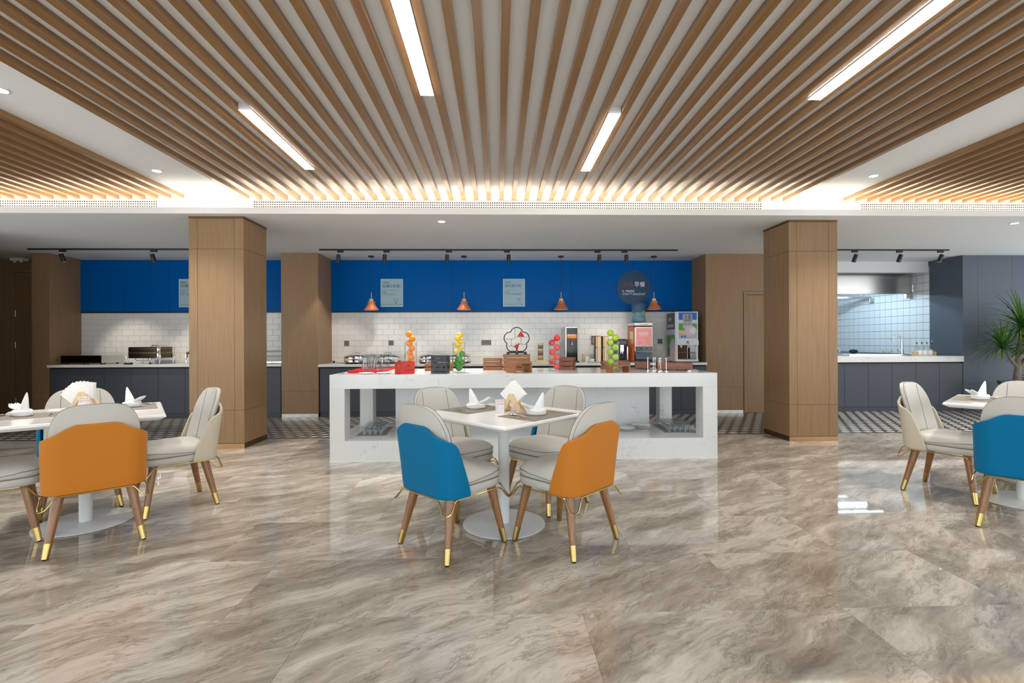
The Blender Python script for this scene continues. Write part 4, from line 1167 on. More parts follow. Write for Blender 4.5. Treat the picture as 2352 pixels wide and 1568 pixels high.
def vase(x, y, label, seq):
    z0 = IZ; ro, ri, h = 0.0700, 0.0668, 0.328
    o = obj('glass_vase', add_lathe(bm_new(), [(0, 0.0), (ro, 0.0), (ro, h), (ri, h), (ri, 0.012), (0, 0.012)], 48), 'glass', None, True, 40)
    tag(place(o, x, y, z0), label, 'vase', 'tall clear glass fruit vases')
    placed = []
    ang = rnd.uniform(0, 6)
    for (kind, mat, r, lb, grp) in seq:
        rr = r * 1.04
        best = None
        for k in range(24):
            a_ = ang + 2 * PI * k / 24
            d = ri - rr - 0.0015
            px, py = d * math.cos(a_), d * math.sin(a_)
            pz = 0.0125 + rr
            for (qx, qy, qz, qr) in placed:
                hh = (rr + qr) ** 2 - (px - qx) ** 2 - (py - qy) ** 2
                if hh > 0: pz = max(pz, qz + math.sqrt(hh) + 0.0005)
            if best is None or pz < best[2] - 1e-5: best = (px, py, pz)
        px, py, pz = best
        placed.append((px, py, pz, rr)); ang += 2.2
        fruit(kind, (x + px, y + py, z0 + pz), mat, r * (0.84 if kind == 'lemon' else 1.0), lb, grp, (rnd.uniform(-1, 1), rnd.uniform(-1, 1), rnd.uniform(0, 6)))
vase(-0.990, 5.555, 'tall clear glass vase filled with oranges behind the red box', [('orange', 'orange', 0.0365, 'ripe orange stacked in the tall glass vase', 'oranges in the vase')] * 8)
vase(-0.428, 5.345, 'tall clear glass vase with lemons above limes', [('lime', 'lime', 0.0315, 'green lime in the lower half of the glass vase', 'limes in the vase')] * 7 + [('lemon', 'lemon', 0.0335, 'yellow lemon above the limes in the glass vase', 'lemons in the vase')] * 6)
vase(0.638, 5.478, 'tall clear glass vase filled with red apples', [('apple', 'apple', 0.0365, 'red apple stacked in the tall glass vase', 'red apples in the vase')] * 7)
vase(1.275, 5.385, 'tall clear glass vase filled with green apples', [('green_apple', 'gapple', 0.0365, 'green apple stacked in the tall glass vase', 'green apples in the vase')] * 8)
# red tray with glass jugs, plates
t = thing('red_tray', 'red fabric tray with turned-up rim under the glass jugs', 'tray', (-1.455, 5.69, IZ), R(3))
bm = bm_new(); add_box(bm, -0.185, 0.185, -0.37, 0.37, 0.006, 0.012); obj('base', bm, 'redcloth', t)
for a_ in ((-0.190, -0.1855, -0.375, 0.375), (0.1855, 0.190, -0.375, 0.375), (-0.185, 0.185, -0.375, -0.3705), (-0.185, 0.185, 0.3705, 0.375)):
    obj('rim', add_box(bm_new(), a_[0], a_[1], a_[2], a_[3], 0.0, 0.026, 0.0015), 'redcloth', t)
def jug(x, y, label, s=1.0, rz=0.0):
    t = thing('glass_jug', label, 'jug', (x, y, IZ + 0.0122), rz, 'clear glass water jugs')
    obj('body', add_lathe(bm_new(), [(0, 0), (0.058, 0), (0.061, 0.006), (0.050, 0.060), (0.042, 0.115), (0.041, 0.140), (0.050, 0.176), (0.047, 0.176), (0.0385, 0.140), (0.0395, 0.115), (0.0475, 0.060), (0.057, 0.010), (0, 0.008)], 32), 'jugglass', t, True, 60)
    obj('handle', add_tube(bm_new(), [(-0.047, 0, 0.160), (-0.072, 0, 0.160), (-0.085, 0, 0.140), (-0.085, 0, 0.085), (-0.074, 0, 0.055), (-0.054, 0, 0.045)], 0.0055, 10), 'jugglass', t, True)
    obj('lid', add_lathe(bm_new(), [(0, 0.1765), (0.050, 0.1765), (0.050, 0.180), (0.012, 0.184), (0, 0.184)], 28), 'plasticclear', t, True)
    obj('ring_knob', add_tube(bm_new(), [(0.010 * math.cos(2 * PI * i / 14), 0, 0.196 + 0.010 * math.sin(2 * PI * i / 14)) for i in range(14)], 0.0025, 6, True), 'plasticclear', t, True)
jug(-1.475, 5.505, 'clear glass jug nearest the white plates on the red tray')
jug(-1.400, 5.690, 'clear glass jug in the middle of the red tray', rz=0.2)
jug(-1.345, 5.835, 'clear glass jug at the counter end of the red tray, toward the orange vase', rz=0.4)
jug(-1.520, 5.900, 'clear glass jug at the counter end of the red tray, away from the orange vase', rz=0.1)
plate_prof = [(0, 0.002), (0.045, 0.0), (0.050, 0.0), (0.080, 0.013), (0.0805, 0.0148), (0.050, 0.004), (0, 0.0045)]
for x, y, lb in ((-1.385, 5.165, 'flat white plate lying before the red tray'), (-1.205, 5.190, 'flat white plate lying beside the red slotted box')):
    tag(place(obj('plate', add_lathe(bm_new(), plate_prof, 40), 'porcelain', None, True, 60), x, y, IZ), lb, 'plate', 'white plates on the island top')
spoon(-1.575, 5.16, IZ, R(170), 'steel serving spoon at the island corner beside the white plates')
# plum-shaped stand with figurines
def plum():
    cx, cy, cz = 0.0, 0.0, 0.162
    t = thing('plum_shaped_stand', 'dark plum-blossom-shaped display stand with inner shelves on the crate', 'display stand', (0.215, 5.64, IZ + 0.1865), R(0))
    obj('foot_board', add_box(bm_new(), -0.115, 0.115, -0.035, 0.035, 0.012, 0.028, 0.001), 'black', t)
    for sx in (-0.10, 0.0, 0.10): obj('foot', add_box(bm_new(), sx - 0.018, sx + 0.018, -0.034, 0.034, 0.0, 0.0118), 'black', t)
    d, rc = 0.078, 0.071
    pts = []
    for i in range(120):
        ph = 2 * PI * i / 120
        q = ((ph - PI / 2 + PI / 5) % (2 * PI / 5)) - PI / 5
        r = d * math.cos(q) + math.sqrt(max(0, rc * rc - (d * math.sin(q)) ** 2))
        x, z = r * math.cos(ph), cz + r * math.sin(ph)
        pts.append((x, 0, max(z, 0.0335)))
    bm = bm_new(); add_tube(bm, pts, 0.0055, 8, True, Matrix.Diagonal((1, 3.4, 1, 1)))
    obj('blossom_rim', bm, 'black', t, True, 60)
    for (xa, za, xb, zb) in ((-0.020, 0.178, -0.020, 0.300), (-0.020, 0.198, 0.132, 0.198), (-0.132, 0.178, -0.020, 0.178), (-0.060, 0.178, -0.060, 0.096), (0.052, 0.198, 0.052, 0.116), (-0.098, 0.096, -0.012, 0.096), (0.030, 0.116, 0.112, 0.116)):
        if xa == xb: b_ = add_box(bm_new(), xa - 0.0018, xa + 0.0018, -0.015, 0.015, min(za, zb), max(za, zb))
        else: b_ = add_box(bm_new(), xa, xb, -0.015, 0.015, za - 0.0018, za + 0.0018)
        obj('shelf', b_, 'black', t)
plum()
def figurine(x, y, z, label, seated):
    t = thing('figurine', label, 'figurine', (x, y, z), 0, 'red ceramic figurines')
    if seated:
        obj('robe', add_lathe(bm_new(), [(0, 0.004), (0.040, 0.004), (0.034, 0.018), (0.020, 0.036), (0.012, 0.052), (0.006, 0.058), (0, 0.058)], 20, None, 1.0, 0.5), 'ceramicfig', t, True, 60)
        obj('base', add_lathe(bm_new(), [(0, 0), (0.042, 0), (0.042, 0.0038), (0, 0.0038)], 20, None, 1.0, 0.35), 'cream', t)
        bm = bm_new(); sphere(bm, (0, 0, 0.066), 0.0095, 14, 10); obj('head', bm, 'cream', t, True)
    else:
        obj('robe', add_lathe(bm_new(), [(0, 0.010), (0.008, 0.010), (0.016, 0.035), (0.020, 0.050), (0.014, 0.066), (0.006, 0.070), (0, 0.070)], 16, None, 1.0, 0.6), 'ceramicfig', t, True, 60)
        bm = bm_new(); add_tube(bm, [(0.010, 0, 0.060), (0.022, 0, 0.075), (0.024, 0, 0.092)], [0.008, 0.007, 0.004], 8); add_tube(bm, [(-0.010, 0, 0.052), (-0.026, 0, 0.044), (-0.040, 0, 0.046)], [0.008, 0.006, 0.003], 8)
        obj('sleeve', bm, 'ceramicfig', t, True)
        bm = bm_new(); sphere(bm, (-0.008, 0, 0.080), 0.0125, 14, 10); obj('head', bm, 'cream', t, True)
        bm = bm_new(); add_box(bm, -0.004, 0.002, -0.003, 0.003, 0.0, 0.0105); add_box(bm, 0.012, 0.016, -0.003, 0.003, 0.0, 0.040); obj('support', bm, 'cream', t)
figurine(0.215 + 0.048, 5.64, IZ + 0.1865 + 0.2, 'red ceramic figurine sitting on the upper shelf of the plum-shaped stand', True)
figurine(0.215 + 0.002, 5.64, IZ + 0.1865 + 0.040, 'red ceramic figurine with outstretched arms at the bottom of the plum-shaped stand', False)
# glasses on the lower shelf
SZ = 0.215
gl = None
def glass_grid(x0, y0, ux, uy, nx, ny, dx, dy, lab, grp, mlab):
    global gl
    o = obj('serving_mat', add_box(bm_new(), -dx * (nx - 1) / 2 - 0.07, dx * (nx - 1) / 2 + 0.07, -dy * (ny - 1) / 2 - 0.06, dy * (ny - 1) / 2 + 0.06, 0.0, 0.004), 'mat')
    tag(place(o, x0, y0, SZ, ux), mlab, 'mat')
    c_, s_ = math.cos(ux), math.sin(ux)
    for i in range(nx):
        for j in range(ny):
            px, py = (i - (nx - 1) / 2) * dx, (j - (ny - 1) / 2) * dy
            if gl is None:
                o = obj('tumbler_glass', add_lathe(bm_new(), [(0, 0.005), (0.022, 0.005), (0.0225, 0), (0.0245, 0), (0.0275, 0.078), (0.0255, 0.080), (0, 0.080)][::1], 14), 'jugglass', None, True, 60); gl = o.data
            else:
                o = bpy.data.objects.new('tumbler_glass', gl); COL.objects.link(o)
            o.location = (x0 + px * c_ - py * s_, y0 + px * s_ + py * c_, SZ + 0.0042)
            tag(o, lab, 'glass', grp)
glass_grid(-1.39, 5.565, R(4), 0, 4, 8, 0.058, 0.060, 'upturned clear tumbler in the rows at the jug-side end of the island shelf', 'tumblers on the jug-side shelf end', 'taupe mat under the tumblers at the jug-side end of the island shelf')
glass_grid(2.035, 5.575, R(-4), 0, 5, 8, 0.058, 0.060, 'upturned clear tumbler in the rows at the dispenser-side end of the island shelf', 'tumblers on the dispenser-side shelf end', 'taupe mat under the tumblers at the dispenser-side end of the island shelf')
pp = [(0, 0.003), (0.060, 0.0), (0.066, 0.0), (0.105, 0.0115), (0.106, 0.0135), (0.068, 0.0045), (0, 0.006)]
pm = None
for x, y, n, nm in ((1.450, 5.50, 3, 'white porcelain plate in the low stack on the island shelf'), (1.655, 5.62, 5, 'white porcelain plate in the higher stack beside the tumblers on the island shelf')):
    for k in range(n):
        if pm is None:
            o = obj('plate', add_lathe(bm_new(), pp, 40), 'porcelain', None, True, 60); pm = o.data
        else: o = bpy.data.objects.new('plate', pm); COL.objects.link(o)
        o.location = (x, y, SZ + 0.0003 + k * 0.0085 * 1.0)
        tag(o, nm, 'plate', 'stacked plates on the island shelf')
# ================================================================== BACK COUNTER
def round_chafer(x, y, z, label, r=0.225, legs=False):
    t = thing('chafing_dish', label, 'chafing dish', (x, y, z), 0, 'round chrome chafing dishes')
    z0 = 0.0
    if legs:
        z0 = 0.085
        for k in range(3):
            a_ = R(200 + 120 * k); px, py = r * 0.92 * math.cos(a_), r * 0.92 * math.sin(a_)
            obj('leg', add_tube(bm_new(), [(px, py, z0 + 0.10), (px * 1.14, py * 1.14, z0 + 0.06), (px * 1.13, py * 1.13, z0 - 0.01), (px * 1.06, py * 1.06, 0.012), (px * 1.08, py * 1.08, 0.0035)], [0.010, 0.014, 0.012, 0.008, 0.010], 12), 'chrome', t, True)
        obj('burner_cup', add_lathe(bm_new(), [(0, 0), (0.03, 0), (0.03, 0.05), (0, 0.05)], 20), 'darkmetal', t, True)
    else:
        obj('foot_ring', add_lathe(bm_new(), [(r * 0.55, 0), (r * 0.9, 0), (r * 0.92, 0.012), (r * 0.55, 0.012)], 40), 'black', t, True)
        z0 = 0.0122
    obj('water_pan', add_lathe(bm_new(), [(0, z0), (r * 0.82, z0), (r * 0.95, z0 + 0.008), (r, z0 + 0.020), (r, z0 + 0.075), (r * 1.015, z0 + 0.080), (0, z0 + 0.080)], 48), 'chrome', t, True, 40)
    ld = obj('lid', add_lathe(bm_new(), [(0, z0 + 0.0805), (r * 1.015, z0 + 0.0805), (r * 1.015, z0 + 0.105), (r * 0.99, z0 + 0.112), (r * 0.8, z0 + 0.137), (r * 0.5, z0 + 0.152), (0, z0 + 0.158)], 48), 'chrome', t, True, 40)
    obj('handle', add_tube(bm_new(), [(-0.05, -r * 0.4, z0 + 0.152), (-0.045, -r * 0.4, z0 + 0.172), (0.045, -r * 0.4, z0 + 0.172), (0.05, -r * 0.4, z0 + 0.152)], 0.005, 8), 'steel', ld, True)
round_chafer(-2.395, 8.41, ZC, 'round chrome chafing dish nearest the wood pillar between the blue bands')
round_chafer(-1.865, 8.41, ZC, 'round chrome chafing dish behind the glass jugs')
round_chafer(-1.140, 8.41, ZC, 'round chrome chafing dish behind the orange vase')
round_chafer(-0.685, 8.42, ZC, 'round chrome chafing dish behind the lemon and lime vase', 0.218)
t = thing('power_plug', 'black power plug and cable lying beside the first round chafing dish', 'plug', (-2.87, 8.60, ZC))
bm = bm_new(); sphere(bm, (0, 0, 0.021), 0.021, 14, 10); obj('plug', bm, 'black', t, True)
obj('cable', add_tube(bm_new(), [(0.02, 0, 0.012), (0.09, -0.02, 0.005), (0.20, -0.05, 0.005), (0.26, -0.09, 0.005)], 0.004, 6), 'black', t, True)
# left counter appliances
t = thing('warming_cabinet', 'low dark steel warming box on black feet by the alcove wood pillar', 'warming box', (-6.845, 8.42, ZL))
obj('body', add_box(bm_new(), -0.325, 0.325, -0.21, 0.21, 0.022, 0.150, 0.002), 'steel', t)
obj('front_panel', add_box(bm_new(), -0.324, 0.324, -0.214, -0.2105, 0.024, 0.148), 'darkmetal', t)
for sx in (-0.27, 0.07, 0.29):
    for sy in (-0.17, 0.17): obj('foot', add_lathe(bm_new(), [(0, 0), (0.014, 0), (0.017, 0.0215), (0, 0.0215)], 14, T(sx, sy, 0)), 'black', t)
t = thing('chafing_dish', 'rectangular chrome chafing dish with curved legs beside the black control box', 'chafing dish', (-5.865, 8.41, ZL))
wd, dp = 0.25, 0.17
bm = bm_new(); add_box(bm, -wd, wd, -dp, dp, 0.100, 0.200, 0.004); pan = obj('water_pan', bm, 'darkmetal', t)
for z in (0.185, 0.2005): obj('gilt_band', add_box(bm_new(), -wd - 0.003, wd + 0.003, -dp - 0.003, dp + 0.003, z - 0.006, z - 0.001), 'brass', t)
bm = bm_new(); add_box(bm, -wd, wd, -dp, dp, 0.2008, 0.285, 0.010, None, 2); ld = obj('lid', bm, 'darkmetal', t)
obj('lid_band', add_box(bm_new(), -wd - 0.003, wd + 0.003, -dp - 0.003, dp + 0.003, 0.253, 0.258), 'brass', ld)
bm = bm_new()
for z0, z1 in ((0.10, 0.199), (0.201, 0.284)): add_lathe(bm, [(0, z0), (0.026, z0), (0.030, z0 + 0.01), (0.030, z1 - 0.01), (0.026, z1), (0, z1)], 18, T(wd - 0.018, -dp + 0.010, 0))
obj('corner_post', bm, 'chrome', t, True, 50)
obj('handle', add_tube(bm_new(), [(-0.02, 0.05, 0.285), (-0.01, 0.05, 0.312), (0.10, 0.05, 0.312), (0.11, 0.05, 0.285)], 0.006, 8), 'chrome', ld, True)
for sx in (-1, 1):
    for sy in (-1, 1):
        px, py = sx * wd, sy * dp
        obj('leg', add_tube(bm_new(), [(px, py, 0.155), (px + sx * 0.022, py + sy * 0.010, 0.150), (px + sx * 0.026, py + sy * 0.012, 0.105), (px + sx * 0.010, py, 0.045), (px + sx * 0.008, py, 0.010), (px + sx * 0.010, py, 0.0035)], [0.008, 0.015, 0.015, 0.009, 0.006, 0.010], 12), 'chrome', t, True)
obj('cradle_rod', add_tube(bm_new(), [(-0.15, -dp, 0.10), (-0.11, -dp, 0.060), (0.09, -dp, 0.060), (0.13, -dp, 0.10)], 0.005, 8), 'steel', t, True)
obj('burner', add_lathe(bm_new(), [(0, 0), (0.022, 0), (0.010, 0.02), (0.010, 0.07), (0.028, 0.075), (0.028, 0.098), (0, 0.098)], 18, T(-0.01, 0, 0)), 'steel', t, True)
o = tag(place(obj('control_box', add_box(bm_new(), -0.055, 0.055, -0.03, 0.03, 0, 0.032, 0.006), 'black'), -6.06, 8.17, ZL, 0.05), 'small black control box beside the rectangular chafing dish', 'control box')
round_chafer(-5.075, 8.43, ZL, 'round chrome chafing dish on curved legs half hidden by the wood column by the dishes', 0.185, True)
# steel rail rack seen between column and pillar
t = thing('serving_rack', 'chrome two-rail serving rack behind the wood column by the dishes', 'rack', (-4.0, 8.45, ZL))
for z in (0.20, 0.115): obj('rail', add_tube(bm_new(), [(-0.40, -0.05, z), (0.40, -0.05, z)], 0.008, 10), 'chrome', t, True)
for sx in (-0.40, 0.40): obj('upright', add_tube(bm_new(), [(sx, -0.05, 0.0), (sx, -0.05, 0.22)], 0.010, 10), 'chrome', t, True)
obj('tray', add_box(bm_new(), -0.39, 0.39, -0.22, 0.12, 0.0, 0.045, 0.01, None, 2), 'chrome', t)
# layered bean jar
t = thing('bean_jar', 'clear display jar with layered beans on a pale wood base', 'jar', (0.735, 8.44, ZC))
obj('wood_base', add_box(bm_new(), -0.085, 0.085, -0.05, 0.05, 0, 0.045, 0.002), 'pine', t)
z = 0.048
for i, (m_, h) in enumerate((('bean3', 0.030), ('bean2', 0.045), ('bean1', 0.040), ('bean3', 0.038), ('bean2', 0.040), ('bean1', 0.036), ('bean3', 0.030))):
    obj('bean_layer', add_lathe(bm_new(), [(0, z), (0.046, z), (0.046, z + h - 0.0005), (0, z + h - 0.0005)], 28), m_, t); z += h
obj('jar_wall', add_lathe(bm_new(), [(0.0475, 0.0455), (0.050, 0.0455), (0.050, 0.318), (0.0475, 0.318), (0.0475, 0.0455)], 32), 'glass', t, True)
obj('cork', add_lathe(bm_new(), [(0, 0.3185), (0.052, 0.3185), (0.048, 0.338), (0, 0.338)], 28), 'pine', t, True)
# water boiler
t = thing('water_boiler', 'tall black and steel water boiler with red tap lever', 'water boiler', (1.255, 8.42, ZC))
obj('base', add_box(bm_new(), -0.115, 0.125, -0.16, 0.13, 0.0, 0.03, 0.003), 'black', t)
obj('body', add_box(bm_new(), -0.105, 0.105, -0.10, 0.13, 0.031, 0.612, 0.004), 'steel', t)
obj('front_panel', add_box(bm_new(), -0.085, 0.104, -0.106, -0.1005, 0.035, 0.595, 0.001), 'blackgloss', t)
obj('lower_panel', add_box(bm_new(), -0.085, 0.104, -0.1085, -0.1065, 0.035, 0.40), 'blackgloss', t)
obj('warning_label', add_box(bm_new(), -0.078, 0.094, -0.1085, -0.1065, 0.415, 0.487), 'orangelabel', t)
obj('warning_strip', add_box(bm_new(), -0.055, 0.078, -0.1100, -0.1088, 0.425, 0.448), 'yellow', t)
for k in range(5): obj('label_mark', add_box(bm_new(), -0.060 + k * 0.027, -0.040 + k * 0.027, -0.1096, -0.1088, 0.457, 0.478), 'signwhite', t)
obj('tap_lever', add_box(bm_new(), -0.016, 0.020, -0.150, -0.112, 0.345, 0.385, 0.004), 'redplastic', t)
obj('tap', add_tube(bm_new(), [(0.002, -0.110, 0.34), (0.002, -0.145, 0.335), (0.002, -0.150, 0.300)], [0.012, 0.013, 0.009], 12), 'chrome', t, True)
# tall folder-like tea boxes
for x, lb in ((1.728, 'tall pale wood and black tea box beside the yellow wall notice'), (1.852, 'tall pale wood and black tea box behind the green apple vase')):
    t = thing('tea_box', lb, 'tea box', (x, 8.42, ZC), 0, 'tall tea boxes')
    obj('back_frame', add_box(bm_new(), -0.050, 0.050, -0.07, 0.10, 0.0, 0.452, 0.001), 'black', t)
    obj('front_board', add_box(bm_new(), -0.020, 0.044, -0.074, -0.0705, 0.006, 0.446), 'pine', t)
    obj('side_strip', add_box(bm_new(), -0.044, -0.026, -0.073, -0.0705, 0.26, 0.446), 'pine', t)
    for k in range(9): obj('white_tab', add_box(bm_new(), -0.047, -0.026, -0.0725, -0.0705, 0.010 + k * 0.027, 0.026 + k * 0.027), 'paper', t)
t = thing('wall_notice', 'small yellow notice in a grey frame on the tiled wall', 'notice', (1.745, WY - 0.0022, 1.245))
obj('frame', add_box(bm_new(), -0.075, 0.075, -0.010, 0.0, -0.075, 0.080, 0.001), 'socket', t)
obj('notice', add_box(bm_new(), -0.045, 0.060, -0.0118, -0.0102, -0.055, 0.045), 'yellow', t)
# stirrers, cup and plates
t = thing('stirrer_cup', 'bundle of wooden stirrers in a small clear cup', 'stirrers', (1.455, 8.30, ZC))
obj('cup', add_lathe(bm_new(), [(0, 0), (0.028, 0), (0.031, 0.06), (0.029, 0.06), (0.026, 0.003), (0, 0.003)], 20), 'glass', t, True)
for i in range(12):
    a_ = 2 * PI * i / 12; r_ = 0.012 if i % 2 else 0.006
    obj('stirrer', add_tube(bm_new(), [(r_ * math.cos(a_), r_ * math.sin(a_), 0.004), (r_ * 2.1 * math.cos(a_), r_ * 2.1 * math.sin(a_), 0.15)], 0.003, 5), 'pine', t)
tag(place(obj('saucer', add_lathe(bm_new(), plate_prof, 36), 'porcelain', None, True, 60), 1.585, 8.28, ZC), 'white saucer beside the stirrers', 'saucer')
o = tag(place(obj('sugar_bowl', add_lathe(bm_new(), [(0, 0), (0.03, 0), (0.052, 0.03), (0.054, 0.055), (0.050, 0.055), (0.046, 0.03), (0, 0.006)], 28), 'porcelain', None, True, 60), 1.59, 8.28, ZC + 0.0048), 'small white bowl standing on the saucer', 'bowl')
o = tag(place(obj('paper_cup_stack', add_lathe(bm_new(), [(0, 0), (0.044, 0), (0.050, 0.105), (0.047, 0.105), (0.042, 0.004), (0, 0.004)], 28), 'porcelain', None, True, 60), 1.545, 8.50, ZC), 'white canister behind the saucer and stirrers', 'canister')
# coffee machine
t = thing('coffee_machine', 'black and chrome coffee machine beside the orange soy milk dispenser', 'coffee machine', (2.125, 8.44, ZC))
obj('drip_tray', add_box(bm_new(), -0.125, 0.110, -0.17, 0.15, 0.0, 0.045, 0.004), 'darkmetal', t)
obj('body', add_box(bm_new(), -0.115, 0.105, -0.02, 0.15, 0.046, 0.400, 0.006), 'black', t)
obj('head', add_box(bm_new(), -0.115, 0.105, -0.14, -0.021, 0.27, 0.395, 0.006), 'black', t)
obj('spout_block', add_box(bm_new(), -0.035, 0.030, -0.146, -0.06, 0.185, 0.300, 0.004), 'chrome', t)
for sx in (-0.018, 0.014): obj('spout', add_tube(bm_new(), [(sx, -0.12, 0.185), (sx, -0.12, 0.150)], 0.007, 10), 'chrome', t, True)
obj('milk_column', add_tube(bm_new(), [(0.105, -0.10, 0.046), (0.105, -0.10, 0.33)], 0.014, 14), 'chrome', t, True)
obj('side_knob', add_tube(bm_new(), [(0.115, -0.10, 0.26), (0.150, -0.11, 0.26)], 0.016, 14), 'black', t, True)
obj('display', add_box(bm_new(), -0.085, 0.075, -0.1425, -0.1405, 0.315, 0.375), 'blackgloss', t)
# soy milk dispenser
t = thing('soy_milk_dispenser', 'orange and white soy milk dispenser with a pink front panel', 'drink dispenser', (2.462, 8.20, ZC))
sx0, sx1 = -0.150, 0.158
obj('body', add_box(bm_new(), sx0, sx1 - 0.005, 0.01, 0.42, 0.006, 0.620, 0.004), 'black', t)
obj('side_print', add_box(bm_new(), sx0 - 0.0035, sx0 - 0.0005, 0.02, 0.415, 0.012, 0.615), 'orangeside', t)
obj('side_print_cup', add_box(bm_new(), sx0 - 0.0055, sx0 - 0.0037, 0.06, 0.20, 0.32, 0.50), 'orangelight', t)
obj('side_print_label', add_box(bm_new(), sx0 - 0.0065, sx0 - 0.0056, 0.10, 0.28, 0.40, 0.53), 'offwhite', t)
obj('base_tray', add_box(bm_new(), sx0 + 0.01, sx1 + 0.03, -0.10, 0.0095, 0.0, 0.040, 0.003), 'black', t)
obj('front_lower', add_box(bm_new(), sx0 + 0.004, sx1 - 0.008, 0.002, 0.0095, 0.045, 0.19), 'blackgloss', t)
obj('tank_window', add_box(bm_new(), sx0 + 0.022, sx1 - 0.040, -0.004, 0.0015, 0.058, 0.150, 0.001), 'inkgrey', t)
obj('front_door', add_box(bm_new(), sx0 - 0.004, sx1 - 0.002, -0.03, 0.0015, 0.185, 0.600, 0.018, None, 3), 'white', t, True, 40)
obj('top_cap', add_box(bm_new(), sx0 - 0.012, sx1 - 0.004, -0.032, 0.42, 0.6205, 0.668, 0.014, None, 3), 'white', t, True, 40)
obj('pink_panel', add_box(bm_new(), sx0 + 0.018, sx1 - 0.026, -0.0325, -0.0305, 0.285, 0.582), 'salmon', t)
cp = obj('control_panel', add_box(bm_new(), sx0 + 0.008, sx1 - 0.014, -0.0335, -0.0305, 0.196, 0.272), 'blackgloss', t)
for k in (-0.09, 0.0, 0.09):
    obj('button_ring', add_tube(bm_new(), [(k + 0.011 * math.cos(2 * PI * i / 16), -0.0345, 0.238 + 0.011 * math.sin(2 * PI * i / 16)) for i in range(16)], 0.0022, 6, True), 'steel', t, True)
text('九阳豆浆', 0.050, 'signwhite', t, sx0 + 0.055, -0.0335, 0.470, 'brand_lettering', 0.0005, 0.018, width=0.175)
text('Joyoung Soymilk', 0.018, 'signwhite', t, sx0 + 0.080, -0.0335, 0.447, 'small_lettering', 0.0005, 0.01, width=0.135)
for k in range(7): obj('cap_mark', add_box(bm_new(), sx0 + 0.075 + k * 0.021, sx0 + 0.090 + k * 0.021, -0.0335, -0.0322, 0.638, 0.650), 'salmon', t)
for i in range(26):
    a_ = rnd.uniform(sx0 + 0.03, sx1 - 0.045); hz = 0.292 + rnd.random() ** 1.6 * 0.10
    r_ = rnd.uniform(0.004, 0.010)
    bm = bm_new(); add_lathe(bm, [(0, 0), (r_, 0), (r_, 0.0006), (0, 0.0006)], 6 if i % 2 else 12, T(a_, -0.0327, hz, 0, R(90)))
    obj('flower_print', bm, 'signwhite', t)
# water bottle upside-down on its stand behind
t = thing('water_bottle_stand', 'slim white water stand behind the soy milk dispenser', 'water stand', (2.462, 8.655, ZC))
obj('cabinet', add_box(bm_new(), -0.10, 0.10, -0.0300, 0.028, 0, 0.640, 0.003), 'offwhite', t)
t = thing('water_bottle', 'blue translucent water bottle standing above the soy milk dispenser', 'water bottle', (2.462, 8.47, ZC + 0.6682))
obj('bottle', add_lathe(bm_new(), [(0, 0), (0.030, 0), (0.034, 0.010), (0.100, 0.022), (0.124, 0.040), (0.127, 0.070), (0.115, 0.090), (0.112, 0.120), (0.114, 0.240), (0.120, 0.262), (0.120, 0.325), (0.108, 0.350), (0, 0.352)], 40), 'waterblue', t, True, 50)
bm = bm_new(); add_lathe(bm, [(0, 0), (0.040, 0), (0.040, 0.001), (0, 0.001)], 24, T(0.052, -0.1085, 0.175, R(25), R(90))); obj('green_label', bm, 'greenprint', t)
for k in range(4):
    obj('moulded_rib', add_tube(bm_new(), [(0.1165 * math.cos(R(250 + k * 10 + 10 * math.sin(i / 9 * PI))), 0.1165 * math.sin(R(250 + k * 10 + 10 * math.sin(i / 9 * PI))), 0.10 + i * 0.014) for i in range(10)], 0.003, 6), 'waterblue', t, True)
# yogurt dispenser
t = thing('yogurt_dispenser', 'tall pale yogurt dispenser with a landscape print beside the veneer wall', 'drink dispenser', (3.19, 8.15, ZC))
a0, a1, dp = -0.200, 0.190, 0.42
obj('base', add_box(bm_new(), a0 + 0.012, a1 + 0.004, -0.012, dp, 0.014, 0.050, 0.003), 'offwhite', t)
for sx in (a0 + 0.05, 0.0, a1 - 0.05):
    for sy in (0.03, dp - 0.05): obj('foot', add_box(bm_new(), sx - 0.016, sx + 0.016, sy - 0.016, sy + 0.016, 0, 0.0138), 'black', t)
obj('upper_body', add_box(bm_new(), a0 + 0.012, a1 + 0.002, 0.0, dp, 0.292, 0.858, 0.010, None, 2), 'offwhite', t)
obj('side_wall', add_box(bm_new(), a0, a0 + 0.0115, 0.004, dp, 0.020, 0.855, 0.001), 'offwhite', t)
obj('control_strip', add_box(bm_new(), a0 + 0.02, a1 + 0.006, -0.014, -0.0005, 0.292, 0.372, 0.003), 'offwhite', t)
obj('display', add_box(bm_new(), -0.012, 0.026, -0.0155, -0.0143, 0.335, 0.355), 'black', t)
obj('nameplate_mark', add_box(bm_new(), -0.030, 0.044, -0.0150, -0.0142, 0.315, 0.322), 'ink', t)
for sx in (a0 + 0.014, a1 - 0.030): obj('post', add_box(bm_new(), sx, sx + 0.028, 0.0, 0.030, 0.0505, 0.2915), 'offwhite', t)
obj('bay_back', add_box(bm_new(), a0 + 0.013, a1 - 0.002, 0.20, 0.215, 0.0505, 0.2915), 'chrome', t)
obj('bay_side', add_box(bm_new(), a1 - 0.012, a1 - 0.003, 0.031, 0.199, 0.0505, 0.2915), 'darkmetal', t)
obj('grid_rail', add_tube(bm_new(), [(a0 + 0.045, 0.012, 0.160), (a1 - 0.033, 0.012, 0.160)], 0.004, 8), 'steel', t)
for sx in (-0.075, 0.055): obj('nozzle', add_lathe(bm_new(), [(0, 0.0), (0.012, 0.0), (0.022, 0.035), (0.024, 0.045), (0, 0.045)], 18, T(sx, 0.07, 0.246)), 'offwhite', t, True)
px0, px1, pz0, pz1 = -0.140, 0.170, 0.400, 0.842
